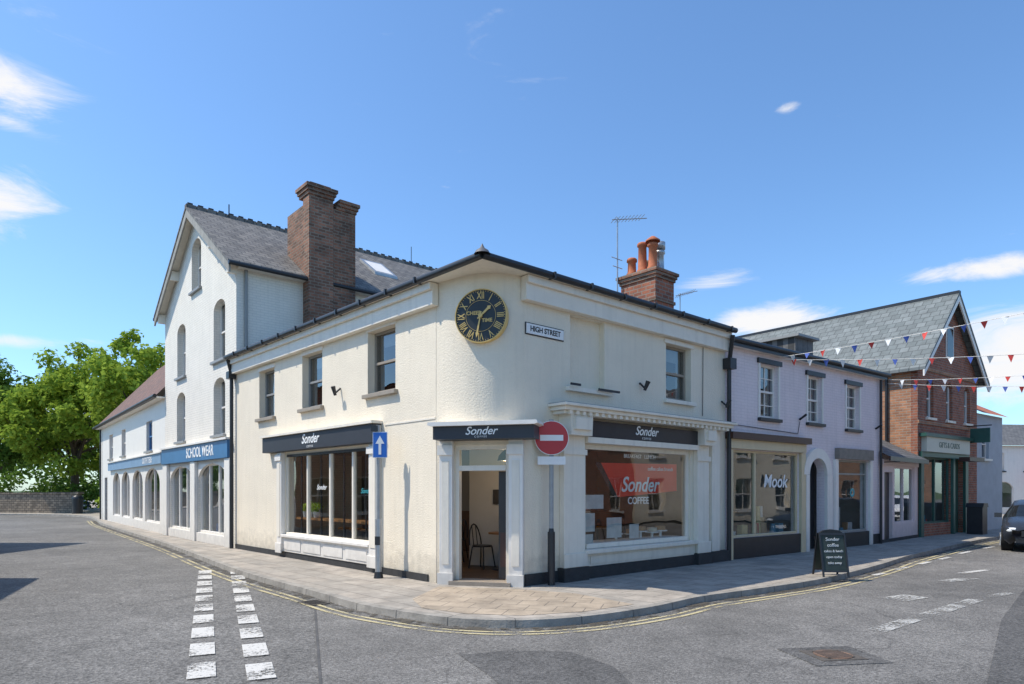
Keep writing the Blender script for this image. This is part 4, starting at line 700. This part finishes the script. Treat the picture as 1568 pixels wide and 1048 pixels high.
F.prism('arrow',SIGNWHITE,[(.025,2.3),(.075,2.3),(.075,2.5),(.135,2.5),(.05,2.65),(-.035,2.5),(.025,2.5)],-.073,-.0695); F.box('clips',STEEL,-.05,.06,-.05,-.04,2.6,2.63); F.box('lamp_bracket',BLACK,-.12,.0,-.08,.05,2.73,2.84); F.flush()
# ------------------------------------------------------------------ A-board
r=Root('chalkboard_a_sign',(6.0,12.6,0)); F=Fr(r,(5.86,12.75),(1,.0))
def lean(F,name,mat,x0,x1,z0,z1,side,t,off=0):
    k=.22
    def yy(z): return side*(.02+(0.85-z)*k)
    v=[]
    for z in (z0,z1):
        for dy in (off,off+t):
            for x in (x0,x1): v.append((x,yy(z)+side*dy,z))
    F.add(name,mat,v,[(0,1,3,2),(4,6,7,5),(0,4,5,1),(2,3,7,6),(0,2,6,4),(1,5,7,3)])
for sd in (-1,1):
    lean(F,'board',mk('chalkboard',(.025,.04,.035),.6,.3,6),.03,.47,.12,.78,sd,.012)
    lean(F,'frame',BLACK,0,.03,0.0,.82,sd,.03);lean(F,'frame',BLACK,.47,.5,0.0,.82,sd,.03);lean(F,'frame',BLACK,.03,.47,.78,.82,sd,.03);lean(F,'frame',BLACK,.03,.47,.09,.12,sd,.03)
F.prism('top_arch',BLACK,[(.03,.82),(.47,.82),(.4,.87),(.25,.89),(.1,.87)],-.03,.03)
for i,t in enumerate(('Sonder','coffee','cakes & lunch','open today','take away')):
    z=.7-i*.11; F.text('chalk_text',t,.25,-(.02+(.85-z)*.22)-.02,z,.09 if i<2 else .065,TEXTW)
F.flush()
r=Root('litter_bin',(-29,44,0)); F=Fr(r,(-29.8,45.6)); F.cyl('body',BLACK,(0,0,0),(0,0,1.0),.32,.34,n=20); F.lathe('hood',BLACK,(0,0,1.0),[(.36,0),(.36,.06),(.3,.2),(.12,.3),(0,.31)]); F.flush()
r=Root('litter_bin',(18.2,25,0)); F=Fr(r,(17.2,24.3),(.79,.61)); F.box('body',BLACK,0,.5,0,.5,0,1.0); F.prism('hood',BLACK,[(-.03,1.0),(.53,1.0),(.45,1.15),(.05,1.15)],-.03,.53); F.flush()
# ------------------------------------------------------------------ stone wall
r=Root('stone_wall',(-38,48,0)); F=Fr(r,(-58,50.5),(27.5,-3.7)); F.box('wall',STONE,0,27.6,0,.45,0,1.35)
x=0
while x<27.5:
    w_=random.uniform(.3,.55); F.box('coping',STONE,x,x+w_-.02,-.05,.5,1.351,1.42+random.random()*.07); x+=w_
F.flush()
# ------------------------------------------------------------------ trees
def leafmat(name,c1,c2):
    m=bpy.data.materials.new(name); nt=nodes_of(m); L=nt.links.new; out=N(nt,'ShaderNodeOutputMaterial'); d=N(nt,'ShaderNodeBsdfDiffuse'); t=N(nt,'ShaderNodeBsdfTranslucent'); mx=N(nt,'ShaderNodeMixShader'); mx.inputs[0].default_value=.35
    tc=N(nt,'ShaderNodeTexCoord'); n=N(nt,'ShaderNodeTexNoise'); n.inputs['Scale'].default_value=.9; n.inputs['Detail'].default_value=5; n.inputs['Roughness'].default_value=.8; L(tc.outputs['Object'],n.inputs['Vector'])
    cr=N(nt,'ShaderNodeValToRGB'); cr.color_ramp.elements[0].position=.32; cr.color_ramp.elements[1].position=.68; cr.color_ramp.elements[0].color=(*c1,1); cr.color_ramp.elements[1].color=(*c2,1); L(n.outputs[0],cr.inputs[0])
    L(cr.outputs[0],d.inputs[0]); L(cr.outputs[0],t.inputs[0]); L(d.outputs[0],mx.inputs[1]); L(t.outputs[0],mx.inputs[2]); L(mx.outputs[0],out.inputs[0]); return m
LF1=leafmat('lime_leaves',(.17,.27,.03),(.40,.50,.08)); LF2=leafmat('dark_leaves',(.07,.14,.025),(.17,.26,.05))
def leaves(name,centers,radii,per,size,mat,rng,root):
    n=len(centers)*per; c=np.repeat(np.array(centers),per,0); rr=np.repeat(np.array(radii),per)[:,None]
    d=rng.normal(size=(n,3)); d/=np.linalg.norm(d,axis=1)[:,None]; rad=rng.random((n,1))**.45; p=c+d*rad*rr*np.array([1,1,.75])
    nr=d*.6+rng.normal(size=(n,3))*.6+np.array([0,0,.5]); nr/=np.linalg.norm(nr,axis=1)[:,None]
    t=np.cross(nr,rng.normal(size=(n,3))); t/=np.linalg.norm(t,axis=1)[:,None]; b=np.cross(nr,t); s=size*(.6+.8*rng.random((n,1)))
    V=np.stack([p-t*s,p+b*s*.55,p+t*s,p-b*s*.55],1).reshape(-1,3)
    me=bpy.data.meshes.new(name); me.vertices.add(4*n); me.vertices.foreach_set('co',V.ravel()); me.loops.add(4*n); me.loops.foreach_set('vertex_index',np.arange(4*n)); me.polygons.add(n); me.polygons.foreach_set('loop_start',np.arange(0,4*n,4)); me.update(calc_edges=True); me.materials.append(mat)
    o=bpy.data.objects.new(name,me); COL.objects.link(o); o.parent=root.e; o.matrix_parent_inverse=root.inv; return o
def tree(name,x,y,h,cr,seed,mat,per=170,low=.18):
    rng=np.random.default_rng(seed); r=Root(name,(x,y,0)); F=Fr(r,(x,y)); F.cyl('trunk',BARK,(0,0,-.1),(0,0,h*.45),h*.028,h*.016,n=10)
    cz=h*(low+1)/2; rz=h*(1-low)/2; cs=[];rs=[]
    for i in range(95):
        d=rng.normal(size=3); d/=np.linalg.norm(d); k=rng.uniform(.45,.95); taper=1-.25*max(0,d[2]); q=(x+d[0]*cr*k*taper,y+d[1]*cr*k*taper,cz+d[2]*rz*k); cs.append(q); rs.append(rng.uniform(.09,.19)*cr*1.25)
        if i%5==0: F.cyl('limbs',BARK,(0,0,h*rng.uniform(.2,.42)),(q[0]-x,q[1]-y,q[2]),h*.008,h*.003,n=6,cap=False)
    F.flush(); leaves('foliage',cs,rs,per,.18,mat,rng,r)
tree('lime_tree',-25.6,47.5,13.0,5.6,1,LF1); tree('lime_tree',-33.2,50.5,12.6,5.6,2,LF1); tree('broadleaf_tree',-43,55,12.6,5.8,3,LF2,150); tree('broadleaf_tree',-20,54,13.5,5.0,4,LF1,130); tree('broadleaf_tree',-38,62,13.8,6.5,5,LF2,130); tree('broadleaf_tree',-30,62,13.5,6,6,LF2,130)
rng=np.random.default_rng(9); r=Root('hedge',(-34,51,0)); cs=[(-50+i*.9+rng.uniform(-.3,.3),51.3-i*.1+rng.uniform(-.5,.5),rng.uniform(.5,2.4)) for i in range(32)]; leaves('foliage',cs,[rng.uniform(.7,1.2) for _ in cs],180,.14,LF2,rng,r)
r=Root('distant_tree_belt',(-60,78,0)); cs=[(-105+i*.62+rng.uniform(-.6,.6),78+rng.uniform(-2,2),rng.uniform(.5,7.5)) for i in range(150)]; leaves('foliage',cs,[rng.uniform(1.6,2.4) for _ in cs],110,.32,LF2,rng,r)
r=Root('shrub',(-25.5,43.5,0)); cs=[(-25.8+rng.uniform(-1.6,1.6),44.5+rng.uniform(-1,1),rng.uniform(.3,2.2)) for i in range(16)]; leaves('foliage',cs,[rng.uniform(.5,.9) for _ in cs],180,.12,LF1,rng,r)
r=Root('potted_plant',toW(fL,3.9,.34)+(1.1,)); cs=[toW(fL,x,.34)+(1.22,) for x in (3.65,3.9,4.2)]; leaves('foliage',cs,[.13,.2,.16],160,.03,LF1,rng,r)
r=Root('hanging_plant',toW(fL,6.9,.3)+(2.0,)); cs=[toW(fL,6.95+rng.uniform(-.1,.1),.3)+(2.05-.12*i,) for i in range(5)]; leaves('foliage',cs,[.14]*5,90,.035,LF2,rng,r)
# ------------------------------------------------------------------ cars
def car(name,x,y,head,paint,sc=1.):
    r=Root(name,(x,y,-.1)); F=Fr(r,(x,y),head,z=-.1)
    st=[(2.12,.34,.62,.64,.60,.62,.5),(2.02,.22,.70,.74,.78,.78,.62),(1.6,.2,.80,.86,.86,.85,.72),(.95,.2,.90,.97,.88,.87,.74),(.35,.2,.93,1.30,.88,.87,.62),(-.1,.2,.94,1.44,.88,.87,.60),(-.9,.2,.95,1.45,.88,.87,.60),(-1.5,.2,.96,1.36,.87,.86,.60),(-1.95,.24,.93,1.05,.82,.82,.66),(-2.1,.34,.75,.80,.7,.7,.6)]
    V=[]
    for (sx,zl,zb,zr_,wl,wb,wr) in st:
        ring=[(-wl*.85,zl),(-wl,zl+.12),(-wb*1.02,(zl+zb)/2+.05),(-wb,zb),(-wr,zr_-.04),(-wr*.7,zr_),(wr*.7,zr_),(wr,zr_-.04),(wb,zb),(wb*1.02,(zl+zb)/2+.05),(wl,zl+.12),(wl*.85,zl)]
        V+=[(sx,a,b) for a,b in ring]
    m_=12; body=[];gls=[]
    for i in range(len(st)-1):
        for j in range(m_-1):
            f=(i*m_+j,i*m_+j+1,(i+1)*m_+j+1,(i+1)*m_+j)
            if (j in (3,7) and 3<=i<=7) or (j in (4,5,6) and i in (3,7)): gls.append(f)
            else: body.append(f)
    body+= [tuple(range(m_)),tuple(range((len(st)-1)*m_+m_-1,(len(st)-1)*m_-1,-1))]
    F.add('body',paint,V,body,True); F.add('windows',mk('car_glass',(.015,.018,.02),.05,0),V,gls,True)
    ty=mk('tyre',(.02,.02,.02),.8,.1,9)
    for wx in (1.32,-1.32):
        for s_ in (-1,1):
            F.cyl('tyres',ty,(wx,s_*.70,.31),(wx,s_*.89,.31),.31,n=28); F.cyl('wheel_arches',mk('arch_black',(.01,.01,.01),.9,0),(wx,s_*.6,.33),(wx,s_*.885,.33),.37,n=28); F.cyl('hubs',STEEL,(wx,s_*.88,.31),(wx,s_*.905,.31),.2,n=20)
            for k in range(5):
                a=2*math.pi*k/5; F.cyl('spokes',STEEL,(wx,s_*.9,.31),(wx+.19*math.cos(a),s_*.91,.31+.19*math.sin(a)),.025,n=6)
    hl=mk('headlamp',(.75,.78,.8),.1,0)
    for s_ in (-1,1):
        F.lathe('headlamps',hl,(1.95,s_*.62,.60),[(0,-.09),(.13,-.06),(.17,0),(.13,.08),(0,.1)],16); F.box('mirrors',paint,.65,.8,s_*.98-.09,s_*.98+.09,.93,1.06)
    F.box('grille',BLACK,2.0,2.135,-.42,.42,.44,.6); F.box('lower_grille',BLACK,2.0,2.12,-.55,.55,.27,.38); F.box('number_plate',SIGNWHITE,2.12,2.15,-.26,.26,.36,.46); F.flush()
CARP=mk('dark_car_paint',(.03,.035,.045),.2,.0); CARB=mk('blue_car_paint',(.05,.1,.22),.25,0)
car('parked_car',15.75,19.85,(-.61,-.79),CARP)
car('parked_car',-38,56,(1,-.1),CARB); car('parked_car',27.0,29.3,(-.78,-.62),mk('white_car_paint',(.7,.7,.7),.25,0))
# ------------------------------------------------------------------ bunting
def bunting(a,b,sag,cols,step=.36,sz=.13):
    r=Root('bunting',a); F=Fr(r,(0,0)); a=Vector(a);b=Vector(b); n=40; P=[a.lerp(b,i/n)-Vector((0,0,sag*4*(i/n)*(1-i/n))) for i in range(n+1)]
    for i in range(n): F.cyl('string',WHITEP,P[i],P[i+1],.006,n=5,cap=False)
    Ln=(b-a).length; k=int(Ln/step); d=(b-a).normalized()
    for i in range(1,k):
        t=i/k; p=a.lerp(b,t)-Vector((0,0,sag*4*t*(1-t))); tw=random.uniform(-.5,.5); nn_=Vector((-d.y,d.x,0))*random.uniform(-.08,.08); dd=(d+Vector((-d.y,d.x,0))*tw).normalized(); z_=random.uniform(.85,1.1)
        F.poly('flags',cols[i%len(cols)],[tuple(p-dd*sz*.5),tuple(p+dd*sz*.5),tuple(p+nn_-Vector((0,0,sz*1.3*z_)))])
    F.flush()
FR=mk('flag_red',(.6,.06,.05),.8,0);FW=mk('flag_white',(.8,.8,.8),.8,0);FB=mk('flag_blue',(.07,.12,.4),.8,0)
bunting((6.75,16.85,5.0),(15.5,8.36,6.1),.25,[FR,FW,FB]); bunting((6.75,16.85,4.95),(18,10.7,4.9),.35,[FW,FR,FW,FB]); bunting((11.5,20.3,5.0),(19.5,12.1,5.2),.4,[FB,FW,FR]); bunting((11.5,20.35,4.9),(20.3,12.8,4.4),.35,[FR,FW,FB])
